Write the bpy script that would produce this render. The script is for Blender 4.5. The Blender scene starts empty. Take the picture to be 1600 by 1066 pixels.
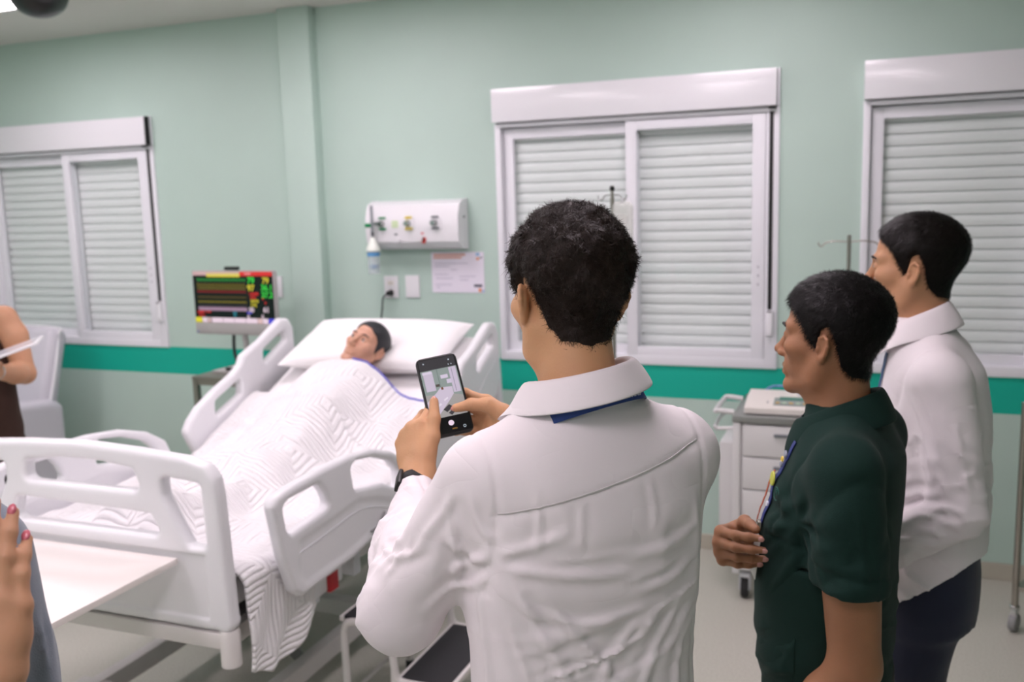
import bpy, bmesh, math, random
import numpy as np
from mathutils import Vector, Matrix

SC = bpy.context.scene
COL = SC.collection
random.seed(4)
RNG = np.random.default_rng(7)
PI = math.pi

# ------------------------------------------------------------------ camera
CAM_H = 1.68
def cam_axes(yaw, pitch, roll):
    cy, sy, cp, sp = math.cos(yaw), math.sin(yaw), math.cos(pitch), math.sin(pitch)
    f = Vector((sy*cp, cy*cp, -sp)); r = Vector((cy, -sy, 0)); u = r.cross(f)
    c, s = math.cos(roll), math.sin(roll)
    return c*r + s*u, -s*r + c*u, f
_r, _u, _f = cam_axes(math.radians(-21.34), math.radians(8.32), math.radians(-1.615))
cam_data = bpy.data.cameras.new('camera')
cam = bpy.data.objects.new('camera', cam_data); COL.objects.link(cam)
cam.matrix_world = Matrix(((_r.x, _u.x, -_f.x, 0), (_r.y, _u.y, -_f.y, 0), (_r.z, _u.z, -_f.z, CAM_H), (0, 0, 0, 1)))
cam_data.sensor_width = 36.0; cam_data.lens = 1450/1600*36
cam_data.clip_start = 0.05
cam_data.dof.use_dof = True; cam_data.dof.focus_distance = 1.36; cam_data.dof.aperture_fstop = 4.5
SC.camera = cam

# ------------------------------------------------------------------ world, exposure
world = bpy.data.worlds.new('world'); SC.world = world; world.use_nodes = True
world.node_tree.nodes['Background'].inputs[0].default_value = (0.9, 0.95, 1.0, 1)
world.node_tree.nodes['Background'].inputs[1].default_value = 0.35
SC.view_settings.view_transform = 'Standard'; SC.view_settings.look = 'None'
SC.view_settings.gamma = 1.0; SC.view_settings.use_curve_mapping = False
SC.view_settings.exposure = 0.08
PANEL_EMIT = 15.0            # brightness of the ceiling LED panels

# ------------------------------------------------------------------ materials
def lin(h):
    if isinstance(h, str):
        h = h.lstrip('#'); c = [int(h[i:i+2], 16)/255 for i in (0, 2, 4)]
    else: c = list(h)
    return tuple(x/12.92 if x <= .04045 else ((x+.055)/1.055)**2.4 for x in c) + (1.0,)
MATS = {}
def mat(name, col, rough=.5, metal=0., bump=0., bscale=200., var=0., vscale=8., emit=None, estr=0., sss=0., spec=.5, alpha=1., trans=0., coat=0., sheen=0., detail=3.):
    if name in MATS: return MATS[name]
    m = bpy.data.materials.new(name); m.use_nodes = True
    nt = m.node_tree; b = nt.nodes['Principled BSDF']; L = nt.links.new
    c = lin(col)
    b.inputs['Base Color'].default_value = c
    b.inputs['Roughness'].default_value = rough; b.inputs['Metallic'].default_value = metal
    b.inputs['Specular IOR Level'].default_value = spec
    if emit: b.inputs['Emission Color'].default_value = lin(emit); b.inputs['Emission Strength'].default_value = estr
    if sss: b.inputs['Subsurface Weight'].default_value = sss; b.inputs['Subsurface Radius'].default_value = (.012, .004, .002); b.inputs['Subsurface Scale'].default_value = .5
    if alpha < 1: b.inputs['Alpha'].default_value = alpha
    if trans: b.inputs['Transmission Weight'].default_value = trans
    if coat: b.inputs['Coat Weight'].default_value = coat; b.inputs['Coat Roughness'].default_value = .1
    if sheen: b.inputs['Sheen Weight'].default_value = sheen
    if bump or var:
        tc = nt.nodes.new('ShaderNodeTexCoord')
    if bump:
        n = nt.nodes.new('ShaderNodeTexNoise'); n.inputs['Scale'].default_value = bscale; n.inputs['Detail'].default_value = detail
        bp = nt.nodes.new('ShaderNodeBump'); bp.inputs['Strength'].default_value = bump; bp.inputs['Distance'].default_value = .004
        L(tc.outputs['Object'], n.inputs['Vector']); L(n.outputs['Fac'], bp.inputs['Height']); L(bp.outputs['Normal'], b.inputs['Normal'])
    if var:
        n = nt.nodes.new('ShaderNodeTexNoise'); n.inputs['Scale'].default_value = vscale; n.inputs['Detail'].default_value = 4
        mx = nt.nodes.new('ShaderNodeMix'); mx.data_type = 'RGBA'
        mx.inputs[6].default_value = tuple(x*(1-var) for x in c[:3]) + (1,); mx.inputs[7].default_value = tuple(min(1, x*(1+var)) for x in c[:3]) + (1,)
        L(tc.outputs['Object'], n.inputs['Vector']); L(n.outputs['Fac'], mx.inputs[0]); L(mx.outputs[2], b.inputs['Base Color'])
    MATS[name] = m
    return m

# ------------------------------------------------------------------ mesh helpers
def link(name, me, m, parent=None, loc=None, rot=None, smooth=True):
    o = bpy.data.objects.new(name, me); COL.objects.link(o)
    if m is not None and not me.materials: me.materials.append(m)
    if smooth and len(me.polygons): me.polygons.foreach_set('use_smooth', [True]*len(me.polygons))
    if parent is not None: o.parent = parent
    if loc is not None: o.location = loc
    if rot is not None: o.rotation_euler = rot
    return o
def tag(o, label=None, cat=None, group=None, kind=None):
    if label: o['label'] = label
    if cat: o['category'] = cat
    if group: o['group'] = group
    if kind: o['kind'] = kind
    return o
def empty(name, loc=(0, 0, 0), rz=0, label=None, cat=None, group=None, kind=None):
    o = bpy.data.objects.new(name, None); COL.objects.link(o); o.location = loc; o.rotation_euler = (0, 0, rz)
    o.empty_display_size = .05
    return tag(o, label, cat, group, kind)
def copy_tree(o, parent=None):
    c = o.copy(); COL.objects.link(c); c.parent = parent
    for ch in list(o.children): copy_tree(ch, c)
    return c
def me_arrays(name, v, f):
    v = np.asarray(v, np.float32); f = np.asarray(f, np.int32)
    me = bpy.data.meshes.new(name); n = f.shape[1]
    me.vertices.add(len(v)); me.vertices.foreach_set('co', v.ravel())
    me.loops.add(f.size); me.loops.foreach_set('vertex_index', f.ravel())
    me.polygons.add(len(f)); me.polygons.foreach_set('loop_start', np.arange(0, f.size, n, dtype=np.int32))
    me.update(calc_edges=True); me.validate()
    return me
class MB:
    """collects plain shapes into ONE mesh"""
    def __init__(s): s.v = []; s.f = []
    def add(s, v, f):
        n = len(s.v); s.v += [tuple(p) for p in v]; s.f += [tuple(i+n for i in q) for q in f]; return s
    def box(s, c, d, rz=0, rx=0, ry=0, bev=0.):
        bm = bmesh.new(); bmesh.ops.create_cube(bm, size=1)
        bmesh.ops.scale(bm, vec=d, verts=bm.verts)
        if bev: bmesh.ops.bevel(bm, geom=bm.edges[:], offset=min(bev, min(d)*.49), segments=2, profile=.6, affect='EDGES')
        M = Matrix.Translation(c) @ Matrix.Rotation(rz, 4, 'Z') @ Matrix.Rotation(ry, 4, 'Y') @ Matrix.Rotation(rx, 4, 'X')
        bmesh.ops.transform(bm, matrix=M, verts=bm.verts)
        return s.bm(bm)
    def bm(s, bm):
        bm.verts.index_update(); s.add([v.co[:] for v in bm.verts], [[v.index for v in f.verts] for f in bm.faces]); bm.free(); return s
    def bb(s, x0, x1, y0, y1, z0, z1, bev=0.): return s.box(((x0+x1)/2, (y0+y1)/2, (z0+z1)/2), (abs(x1-x0), abs(y1-y0), abs(z1-z0)), bev=bev)
    def tube(s, pts, r, n=10, closed=False, cap=True):
        P = [Vector(p) for p in pts]; m = len(P); rs = r if isinstance(r, (list, tuple)) else [r]*m
        T = []
        for i in range(m):
            a = P[(i-1) % m] if (closed or i) else P[i]; b = P[(i+1) % m] if (closed or i < m-1) else P[i]
            T.append((b-a).normalized())
        up = Vector((0, 0, 1)) if abs(T[0].z) < .9 else Vector((0, 1, 0))
        N = T[0].cross(up).normalized(); v = []; f = []
        for i in range(m):
            N = (N - T[i]*N.dot(T[i])).normalized(); B = T[i].cross(N)
            for k in range(n):
                a = 2*PI*k/n; v.append(P[i] + (N*math.cos(a) + B*math.sin(a))*rs[i])
        for i in range(m if closed else m-1):
            j = (i+1) % m
            for k in range(n): f.append((i*n+k, i*n+(k+1) % n, j*n+(k+1) % n, j*n+k))
        if cap and not closed: f.append(tuple(range(n))[::-1]); f.append(tuple((m-1)*n+k for k in range(n)))
        return s.add(v, f)
    def lathe(s, prof, c=(0, 0, 0), n=20, axis='z', close=True):
        v = []; f = []; m = len(prof)
        for (r, z) in prof:
            for k in range(n):
                a = 2*PI*k/n; p = (r*math.cos(a), r*math.sin(a), z)
                if axis == 'y': p = (p[0], p[2], p[1])
                if axis == 'x': p = (p[2], p[0], p[1])
                v.append((p[0]+c[0], p[1]+c[1], p[2]+c[2]))
        for i in range(m-1):
            for k in range(n): f.append((i*n+k, i*n+(k+1) % n, (i+1)*n+(k+1) % n, (i+1)*n+k))
        if close: f.append(tuple(range(n))[::-1]); f.append(tuple((m-1)*n+k for k in range(n)))
        return s.add(v, f)
    def prism(s, poly, y0, y1, plane='xz'):
        n = len(poly); v = []
        for y in (y0, y1):
            for (a, b) in poly: v.append({'xz': (a, y, b), 'xy': (a, b, y), 'yz': (y, a, b)}[plane])
        f = [tuple(range(n)), tuple(range(2*n-1, n-1, -1))] + [(i, i+n, (i+1) % n+n, (i+1) % n) for i in range(n)]
        return s.add(v, f)
    def quad(s, *p): return s.add(p, [tuple(range(len(p)))])
    def mesh(s, name='mesh'):
        me = bpy.data.meshes.new(name); me.from_pydata(s.v, [], s.f); me.validate()
        bm = bmesh.new(); bm.from_mesh(me); bmesh.ops.recalc_face_normals(bm, faces=bm.faces); bm.to_mesh(me); bm.free()
        return me
    def build(s, name, m, parent=None, loc=None, rot=None, smooth=False, auto=35):
        me = s.mesh(name); o = link(name, me, m, parent, loc, rot, smooth or bool(auto))
        if auto and not smooth: me.set_sharp_from_angle(angle=math.radians(auto))
        return o
def spline(pts, n=8, closed=False):
    P = [np.array(p, float) for p in pts]; m = len(P); out = []
    for i in range(m if closed else m-1):
        p0 = P[i-1] if (i or closed) else 2*P[0]-P[1]; p1 = P[i]; p2 = P[(i+1) % m]
        p3 = P[(i+2) % m] if (closed or i < m-2) else 2*P[-1]-P[-2]
        for k in range(n):
            t = k/n
            out.append(.5*((2*p1)+(-p0+p2)*t+(2*p0-5*p1+4*p2-p3)*t*t+(-p0+3*p1-3*p2+p3)*t**3))
    if not closed: out.append(P[-1])
    return [tuple(map(float, p)) for p in out]
def text_mesh(s, size, m, parent, loc, rot, name='lettering', thick=.0004, align='CENTER', bold=False, name_me=None):
    cu = bpy.data.curves.new('t', 'FONT'); cu.body = s; cu.size = size; cu.extrude = thick; cu.align_x = align; cu.align_y = 'CENTER'
    if bold: cu.offset = size*.018
    o = bpy.data.objects.new('t', cu); COL.objects.link(o); dg = bpy.context.evaluated_depsgraph_get(); dg.update()
    me = bpy.data.meshes.new_from_object(o.evaluated_get(dg)); bpy.data.objects.remove(o); bpy.data.curves.remove(cu)
    me.materials.clear()
    return link(name, me, m, parent, loc, rot, smooth=False)

# ------------------------------------------------------------------ signed-distance modelling (smooth organic bodies)
def vnoise(X, Y, Z, seed=0):
    """smooth value noise in -1..1"""
    g = np.random.default_rng(seed).uniform(-1, 1, (32, 32, 32)).astype(np.float32)
    def fr(A):
        i = np.floor(A).astype(np.int32); t = A-i; return i & 31, (i+1) & 31, (t*t*(3-2*t)).astype(np.float32)
    x0, x1, tx = fr(X); y0, y1, ty = fr(Y); z0, z1, tz = fr(Z)
    a = g[x0, y0, z0]*(1-tx)+g[x1, y0, z0]*tx; b = g[x0, y1, z0]*(1-tx)+g[x1, y1, z0]*tx
    c = g[x0, y0, z1]*(1-tx)+g[x1, y0, z1]*tx; d = g[x0, y1, z1]*(1-tx)+g[x1, y1, z1]*tx
    return (a*(1-ty)+b*ty)*(1-tz)+(c*(1-ty)+d*ty)*tz
def smin(a, b, k):
    if k <= 0: return np.minimum(a, b)
    h = np.clip(.5+.5*(b-a)/k, 0, 1); return b+(a-b)*h-k*h*(1-h)
class SDF:
    def __init__(s, lo, hi, h):
        s.h = h; s.ax = [np.arange(lo[i], hi[i]+h, h, dtype=np.float32) for i in range(3)]
        s.d = np.full([len(a) for a in s.ax], .5, np.float32)
    def sub(s, lo, hi):
        sl = []
        for i in range(3):
            a = np.searchsorted(s.ax[i], lo[i]); b = np.searchsorted(s.ax[i], hi[i]); sl.append(slice(max(0, a-1), min(len(s.ax[i]), b+1)))
        X = s.ax[0][sl[0]][:, None, None]; Y = s.ax[1][sl[1]][None, :, None]; Z = s.ax[2][sl[2]][None, None, :]
        return tuple(sl), X, Y, Z
    def put(s, sl, d, k=0., op='add'):
        if 0 in s.d[sl].shape: return s
        if op == 'add': s.d[sl] = smin(s.d[sl], d, k)
        elif op == 'cut': s.d[sl] = -smin(-s.d[sl], d, k)
        elif op == 'and': s.d[sl] = -smin(-s.d[sl], -d, k)
        return s
    def cone(s, a, b, ra, rb, k=.01, op='add', flat=None):
        a = np.array(a, float); b = np.array(b, float); m = max(ra, rb)+k+.03
        sl, X, Y, Z = s.sub(np.minimum(a, b)-m, np.maximum(a, b)+m)
        ba = b-a; L2 = max(ba @ ba, 1e-12)
        t = np.clip(((X-a[0])*ba[0]+(Y-a[1])*ba[1]+(Z-a[2])*ba[2])/L2, 0, 1)
        dx = X-a[0]-t*ba[0]; dy = Y-a[1]-t*ba[1]; dz = Z-a[2]-t*ba[2]
        q = dx*dx+dy*dy+dz*dz
        if flat is not None:      # squash along a direction: (dir, factor)
            n = np.array(flat[0], float); n /= np.linalg.norm(n); e = dx*n[0]+dy*n[1]+dz*n[2]
            q = q+(flat[1]**2-1)*e*e
        return s.put(sl, np.sqrt(q)-(ra+(rb-ra)*t), k, op)
    def chain(s, pts, rs, k=.008, op='add'):
        for i in range(len(pts)-1): s.cone(pts[i], pts[i+1], rs[i], rs[i+1], k if i == 0 else min(k, .006), op)
        return s
    def ell(s, c, r, k=.01, op='add', rot=None):
        c = np.array(c, float); r = np.array(r, float); m = r.max()+k+.03
        sl, X, Y, Z = s.sub(c-m, c+m)
        X = X-c[0]; Y = Y-c[1]; Z = Z-c[2]
        if rot is not None:
            R = np.array(rot.to_3x3() if hasattr(rot, 'to_3x3') else rot)
            X, Y, Z = (X*R[0, 0]+Y*R[1, 0]+Z*R[2, 0]), (X*R[0, 1]+Y*R[1, 1]+Z*R[2, 1]), (X*R[0, 2]+Y*R[1, 2]+Z*R[2, 2])
        k0 = np.sqrt((X/r[0])**2+(Y/r[1])**2+(Z/r[2])**2); k1 = np.sqrt((X/r[0]**2)**2+(Y/r[1]**2)**2+(Z/r[2]**2)**2)
        return s.put(sl, k0*(k0-1)/np.maximum(k1, 1e-6), k, op)
    def loft(s, rows, k=.02, p=2.4, op='add', ext=None):
        """rows: (z, cx, cy, a, b[, front b]) horizontal super-ellipse sections"""
        R = np.array([list(r)+[r[4]]*(6-len(r)) for r in rows], float); z = R[:, 0]
        m = R[:, 3:6].max()+k+.03
        lo = (R[:, 1].min()-m, R[:, 2].min()-m, z[0]-.05); hi = (R[:, 1].max()+m, R[:, 2].max()+m, z[-1]+.05)
        sl, X, Y, Z = s.sub(lo, hi); zz = np.clip(Z.ravel(), z[0], z[-1])
        def ip(j):
            t = np.linspace(z[0], z[-1], 60); y = np.interp(t, z, R[:, j]); kk = np.array([1, 2, 3, 2, 1])/9; yp = np.pad(y, 2, 'edge'); y = np.convolve(yp, kk, 'valid')
            return np.interp(zz, t, y).astype(np.float32)[None, None, :]
        cx, cy, a, b0, b1 = ip(1), ip(2), ip(3), ip(4), ip(5)
        x = X-cx; y = Y-cy; b = np.where(y > 0, b1, b0)
        q = (np.abs(x/a)**p+np.abs(y/b)**p)**(1/p)
        g = np.sqrt((x/a**2)**2+(y/b**2)**2)/np.maximum(np.sqrt((x/a)**2+(y/b)**2), 1e-6)
        d = (q-1)/np.maximum(g, 1e-3)
        dz = np.maximum(Z-z[-1], z[0]-Z)
        return s.put(sl, np.maximum(d, dz).astype(np.float32), k, op)
    def onto(s, p, it=4):
        """project points onto the surface"""
        p = np.array(p, float); e = s.h
        for _ in range(it):
            g = np.stack([s.at(p+np.eye(3)[i]*e)-s.at(p-np.eye(3)[i]*e) for i in range(3)], -1); n = np.linalg.norm(g, axis=-1, keepdims=True); p = p-np.clip(s.at(p), -.03, .03)[..., None]*g/np.maximum(n, 1e-6)
        return p
    def ridges(s, lines, amp=.006, w=.007):
        """raised folds along polylines lying on the surface, with a valley on either side"""
        jobs = []
        for L in lines:
            a = amp; ww = w
            jobs.append((s.onto(np.array(spline(L, 5))), a, ww))
        for P, a, ww in jobs:
            m = 4*ww; sl, X, Y, Z = s.sub(P.min(0)-m, P.max(0)+m)
            if 0 in s.d[sl].shape: continue
            best = np.full(s.d[sl].shape, 1e3, np.float32); tt = np.zeros(best.shape, np.float32); n = len(P)-1
            for i in range(n):
                p0 = P[i]; e = P[i+1]-p0; t = np.clip(((X-p0[0])*e[0]+(Y-p0[1])*e[1]+(Z-p0[2])*e[2])/max(e @ e, 1e-9), 0, 1)
                d = (X-p0[0]-t*e[0])**2+(Y-p0[1]-t*e[1])**2+(Z-p0[2]-t*e[2])**2; k = d < best; best = np.where(k, d, best); tt = np.where(k, (i+t)/n, tt)
            tp = np.clip(np.sin(np.clip(tt*.94+.03, 0, 1)*PI)*1.6, 0, 1)
            s.d[sl] += (tp*a*(-np.exp(-best/ww**2)+.75*np.exp(-best/(2.1*ww)**2))).astype(np.float32)
        return s
    def grid(s): return s.ax[0][:, None, None], s.ax[1][None, :, None], s.ax[2][None, None, :]
    def mesh(s, smooth=0):
        D = s.d; S = D < 0; nx, ny, nz = D.shape
        cnt = np.zeros((nx-1, ny-1, nz-1), np.int8)
        offs = [(i, j, k) for i in (0, 1) for j in (0, 1) for k in (0, 1)]
        for (i, j, k) in offs: cnt += S[i:nx-1+i, j:ny-1+j, k:nz-1+k]
        act = np.argwhere((cnt > 0) & (cnt < 8)); n = len(act)
        idx = np.full(cnt.shape, -1, np.int32); idx[tuple(act.T)] = np.arange(n)
        val = {o: D[act[:, 0]+o[0], act[:, 1]+o[1], act[:, 2]+o[2]] for o in offs}
        acc = np.zeros((n, 3), np.float32); c = np.zeros(n, np.float32)
        for o in offs:
            for ax in range(3):
                if o[ax]: continue
                o2 = list(o); o2[ax] = 1; a = val[o]; b = val[tuple(o2)]; x = (a < 0) != (b < 0)
                t = np.where(x, a/np.where(x, a-b, 1), 0)
                for q in range(3): acc[:, q] += np.where(x, o[q]+(t if q == ax else 0), 0)
                c += x
        v = (act+acc/c[:, None])*s.h+np.array([a[0] for a in s.ax])
        F = []
        for ax in range(3):
            u, w = [(1, 2), (2, 0), (0, 1)][ax]
            sl0 = [slice(None)]*3; sl1 = [slice(None)]*3; sl0[ax] = slice(0, -1); sl1[ax] = slice(1, None)
            for q in (u, w): sl0[q] = slice(1, -1); sl1[q] = slice(1, -1)
            A = S[tuple(sl0)]; B = S[tuple(sl1)]
            for flip, M in ((False, A & ~B), (True, ~A & B)):
                e = np.argwhere(M)
                if not len(e): continue
                e[:, u] += 1; e[:, w] += 1
                def cell(du, dw):
                    g = e.copy(); g[:, u] += du; g[:, w] += dw; return idx[tuple(g.T)]
                q = np.stack([cell(-1, -1), cell(0, -1), cell(0, 0), cell(-1, 0)], 1)
                F.append(q[:, ::-1] if flip else q)
        F = np.concatenate(F); F = F[(F >= 0).all(1)]
        if smooth:
            e = np.concatenate([F[:, [0, 1]], F[:, [1, 2]], F[:, [2, 3]], F[:, [3, 0]]]); e = np.concatenate([e, e[:, ::-1]])
            deg = np.bincount(e[:, 0], minlength=n)[:, None].clip(1)
            for it in range(smooth*2):
                lam = .5 if it % 2 == 0 else -.52
                a = np.stack([np.bincount(e[:, 0], weights=v[e[:, 1], q], minlength=n) for q in range(3)], 1)/deg
                v = v+lam*(a-v)
        return v, F
    def at(s, p):
        """trilinear sample of the field"""
        p = np.asarray(p, float); g = [(p[..., i]-s.ax[i][0])/s.h for i in range(3)]
        i0 = [np.clip(np.floor(a).astype(int), 0, s.d.shape[i]-2) for i, a in enumerate(g)]; t = [np.clip(a-b, 0, 1) for a, b in zip(g, i0)]
        r = 0
        for o in ((i, j, k) for i in (0, 1) for j in (0, 1) for k in (0, 1)):
            w = 1
            for q in range(3): w = w*(t[q] if o[q] else 1-t[q])
            r = r+w*s.d[i0[0]+o[0], i0[1]+o[1], i0[2]+o[2]]
        return r
def join_vf(parts):
    V = []; F = []; n = 0
    for v, f in parts: V.append(np.asarray(v)); F.append(np.asarray(f)+n); n += len(v)
    return np.concatenate(V), np.concatenate(F)
def poly_sdf(P, X, Y):
    P = np.array(P, float); n = len(P); d = np.full(np.broadcast(X, Y).shape, 1e9); s = np.ones(d.shape)
    for i in range(n):
        a = P[i]; b = P[i-1]; e = b-a; wx = X-a[0]; wy = Y-a[1]
        t = np.clip((wx*e[0]+wy*e[1])/(e @ e), 0, 1); d = np.minimum(d, (wx-e[0]*t)**2+(wy-e[1]*t)**2)
        c1 = Y >= a[1]; c2 = Y < b[1]; c3 = e[0]*wy > e[1]*wx
        s = np.where((c1 & c2 & c3) | (~c1 & ~c2 & ~c3), -s, s)
    return s*np.sqrt(d)
def panel(outline, holes, t, r, h=.006, rc=.03, rh=.02, extra=None):
    """moulded panel: 2-D outline (a,b) with holes, thickness t along the third axis, edge radius r -> verts (a, b, c)"""
    O = np.array(outline); lo = O.min(0)-.03; hi = O.max(0)+.03
    F = SDF((lo[0], lo[1], -t/2-.03), (hi[0], hi[1], t/2+.03), h)
    A, B, Z = F.grid(); A2 = A[:, :, 0]; B2 = B[:, :, 0]
    d2 = poly_sdf_in(outline, A2, B2, rc)
    for ho in holes: d2 = np.maximum(d2, -poly_sdf_in(ho, A2, B2, rh))
    d2 = d2[:, :, None].astype(np.float32); w = np.abs(Z)-t/2
    if extra is not None: w = w+extra(A2, B2)[:, :, None]
    a = d2+r; b = w+r
    F.d = (np.minimum(np.maximum(a, b), 0)+np.sqrt(np.maximum(a, 0)**2+np.maximum(b, 0)**2)-r).astype(np.float32)
    return F.mesh()
def poly_sdf_in(P, X, Y, r):
    """outline with its corners rounded by r"""
    P = np.array(P, float); n = len(P); A = sum(P[i-1][0]*P[i][1]-P[i][0]*P[i-1][1] for i in range(n))
    if A < 0: P = P[::-1]
    Q = []
    for i in range(n):      # offset inward by r
        a, b, c = P[i-1], P[i], P[(i+1) % n]; e1 = (b-a)/np.linalg.norm(b-a); e2 = (c-b)/np.linalg.norm(c-b)
        n1 = np.array([-e1[1], e1[0]]); n2 = np.array([-e2[1], e2[0]]); m = n1+n2; m = m/max(m @ m, .3)*2
        Q.append(b+m*r)
    return poly_sdf(Q, X, Y)-r
def resample(poly, step=.05): return poly

# ================================================================== the room
WY = 4.3675; XL, XR, YR, ZC = -5.62, 3.2, -2.7, 2.735
def wall_material():
    m = bpy.data.materials.new('wall_paint'); m.use_nodes = True; nt = m.node_tree; L = nt.links.new; b = nt.nodes['Principled BSDF']
    b.inputs['Roughness'].default_value = .48; b.inputs['Specular IOR Level'].default_value = .35
    tc = nt.nodes.new('ShaderNodeTexCoord'); sp = nt.nodes.new('ShaderNodeSeparateXYZ'); L(tc.outputs['Object'], sp.inputs[0])
    r = nt.nodes.new('ShaderNodeValToRGB'); r.color_ramp.interpolation = 'CONSTANT'
    el = r.color_ramp.elements; el[0].position = 0; el[0].color = lin('#bcd3c8')
    el[1].position = .731/3; el[1].color = lin('#12b39a'); e = el.new(.896/3); e.color = lin('#bcd3c8')
    d = nt.nodes.new('ShaderNodeMath'); d.operation = 'DIVIDE'; d.inputs[1].default_value = 3; L(sp.outputs['Z'], d.inputs[0]); L(d.outputs[0], r.inputs[0])
    n = nt.nodes.new('ShaderNodeTexNoise'); n.inputs['Scale'].default_value = 2.2; n.inputs['Detail'].default_value = 5; L(tc.outputs['Object'], n.inputs['Vector'])
    mr = nt.nodes.new('ShaderNodeMapRange'); mr.inputs[3].default_value = .95; mr.inputs[4].default_value = 1.05; L(n.outputs['Fac'], mr.inputs[0])
    mx = nt.nodes.new('ShaderNodeMix'); mx.data_type = 'RGBA'; mx.blend_type = 'MULTIPLY'; mx.inputs[0].default_value = 1; L(r.outputs[0], mx.inputs[6]); L(mr.outputs[0], mx.inputs[7]); L(mx.outputs[2], b.inputs['Base Color'])
    n2 = nt.nodes.new('ShaderNodeTexNoise'); n2.inputs['Scale'].default_value = 190; L(tc.outputs['Object'], n2.inputs['Vector'])
    bp = nt.nodes.new('ShaderNodeBump'); bp.inputs['Strength'].default_value = .12; bp.inputs['Distance'].default_value = .002; L(n2.outputs['Fac'], bp.inputs['Height']); L(bp.outputs['Normal'], b.inputs['Normal'])
    return m
M_WALL = wall_material()
def floor_material():
    m = bpy.data.materials.new('vinyl_floor'); m.use_nodes = True; nt = m.node_tree; L = nt.links.new; b = nt.nodes['Principled BSDF']
    tc = nt.nodes.new('ShaderNodeTexCoord'); a = nt.nodes.new('ShaderNodeTexNoise'); a.inputs['Scale'].default_value = 160; a.inputs['Detail'].default_value = 2; L(tc.outputs['Object'], a.inputs['Vector'])
    c = nt.nodes.new('ShaderNodeTexNoise'); c.inputs['Scale'].default_value = 1.3; c.inputs['Detail'].default_value = 4; L(tc.outputs['Object'], c.inputs['Vector'])
    r = nt.nodes.new('ShaderNodeValToRGB'); r.color_ramp.elements[0].color = lin('#b6b5a8'); r.color_ramp.elements[1].color = lin('#c9c8bd'); r.color_ramp.elements[0].position = .35; r.color_ramp.elements[1].position = .65
    L(a.outputs['Fac'], r.inputs[0]); L(r.outputs[0], b.inputs['Base Color'])
    mr = nt.nodes.new('ShaderNodeMapRange'); mr.inputs[3].default_value = .28; mr.inputs[4].default_value = .45; L(c.outputs['Fac'], mr.inputs[0]); L(mr.outputs[0], b.inputs['Roughness'])
    return m
M_FLOOR = floor_material()
M_CEIL = mat('ceiling_paint', '#d9d8d2', .8, bump=.08, bscale=120)
M_PVC = mat('white_pvc', '#eeeef2', .2, coat=.3)
M_PVCF = mat('white_pvc_frame', '#ebecf1', .3)
M_SLAT = mat('shutter_slat', '#f4f6f6', .42)
M_BLACK = mat('black_plastic', '#101111', .45)
M_DARK = mat('dark_gap', '#1a1c1c', .8)
M_BASE = mat('baseboard_stone', '#b9b5a6', .45, var=.06, vscale=20)
def glass_material():
    m = bpy.data.materials.new('window_glass'); m.use_nodes = True; nt = m.node_tree; L = nt.links.new; nt.nodes.clear()
    o = nt.nodes.new('ShaderNodeOutputMaterial'); t = nt.nodes.new('ShaderNodeBsdfTransparent'); g = nt.nodes.new('ShaderNodeBsdfGlossy'); g.inputs['Roughness'].default_value = .02
    t.inputs[0].default_value = (.975, .99, .985, 1)
    f = nt.nodes.new('ShaderNodeLayerWeight'); pw = nt.nodes.new('ShaderNodeMath'); pw.operation = 'POWER'; pw.inputs[1].default_value = 5; L(f.outputs['Facing'], pw.inputs[0])
    ad = nt.nodes.new('ShaderNodeMath'); ad.operation = 'ADD'; ad.inputs[1].default_value = .03; ad.use_clamp = True; L(pw.outputs[0], ad.inputs[0]); x = nt.nodes.new('ShaderNodeMixShader')
    L(ad.outputs[0], x.inputs[0]); L(t.outputs[0], x.inputs[1]); L(g.outputs[0], x.inputs[2]); L(x.outputs[0], o.inputs[0])
    return m
M_GLASS = glass_material()

tag(MB().bb(XL-.15, XR+.15, YR-.15, WY+.2, -.1, 0).build('floor', M_FLOOR), kind='structure')
tag(MB().bb(XL-.15, XR+.15, YR-.15, WY+.2, ZC, ZC+.1).build('ceiling', M_CEIL), kind='structure')
WIN = [(-5.262, -3.898), (-1.764, -.399), (-.053, 1.311)]
WZ0, WZ1 = .899, 2.243
wb = MB()
xs = [XL-.15] + [x for w in WIN for x in (w[0]+.02, w[1]-.02)] + [XR+.15]
for i in range(0, len(xs), 2): wb.bb(xs[i], xs[i+1], WY, WY+.18, 0, ZC)
for w in WIN:
    wb.bb(w[0]+.02, w[1]-.02, WY, WY+.18, 0, WZ0+.02); wb.bb(w[0]+.02, w[1]-.02, WY, WY+.18, WZ1-.02, ZC)
    wb.bb(w[0]+.02, w[1]-.02, WY+.15, WY+.18, WZ0+.02, WZ1-.02)
tag(wb.build('wall_back', M_WALL), kind='structure')
tag(MB().bb(XL-.15, XL, YR, WY, 0, ZC).build('wall_left', M_WALL), kind='structure')
tag(MB().bb(XR, XR+.15, YR, WY, 0, ZC).build('wall_right', M_WALL), kind='structure')
tag(MB().bb(XL-.15, XR+.15, YR-.15, YR, 0, ZC).build('wall_rear', M_WALL), kind='structure')
tag(MB().bb(-2.955, -2.765, WY-.075, WY+.02, 0, ZC, bev=.006).build('trim_1', M_WALL), 'pale green painted pillar between bed monitor and gas panel', kind='structure')

# baseboard, laid in pieces
bb = tag(empty('baseboard_back', (0, WY, 0)), kind='structure')
pm = MB().box((0, 0, 0), (.596, .014, .074), bev=.004).mesh('piece'); pm.materials.append(M_BASE)
for i in range(15):
    x = -5.32+.6*i-.078
    if -3.2 < x < -2.5: continue
    link('tile', pm, None, bb, (x, -.008, .037), smooth=False)

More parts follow.
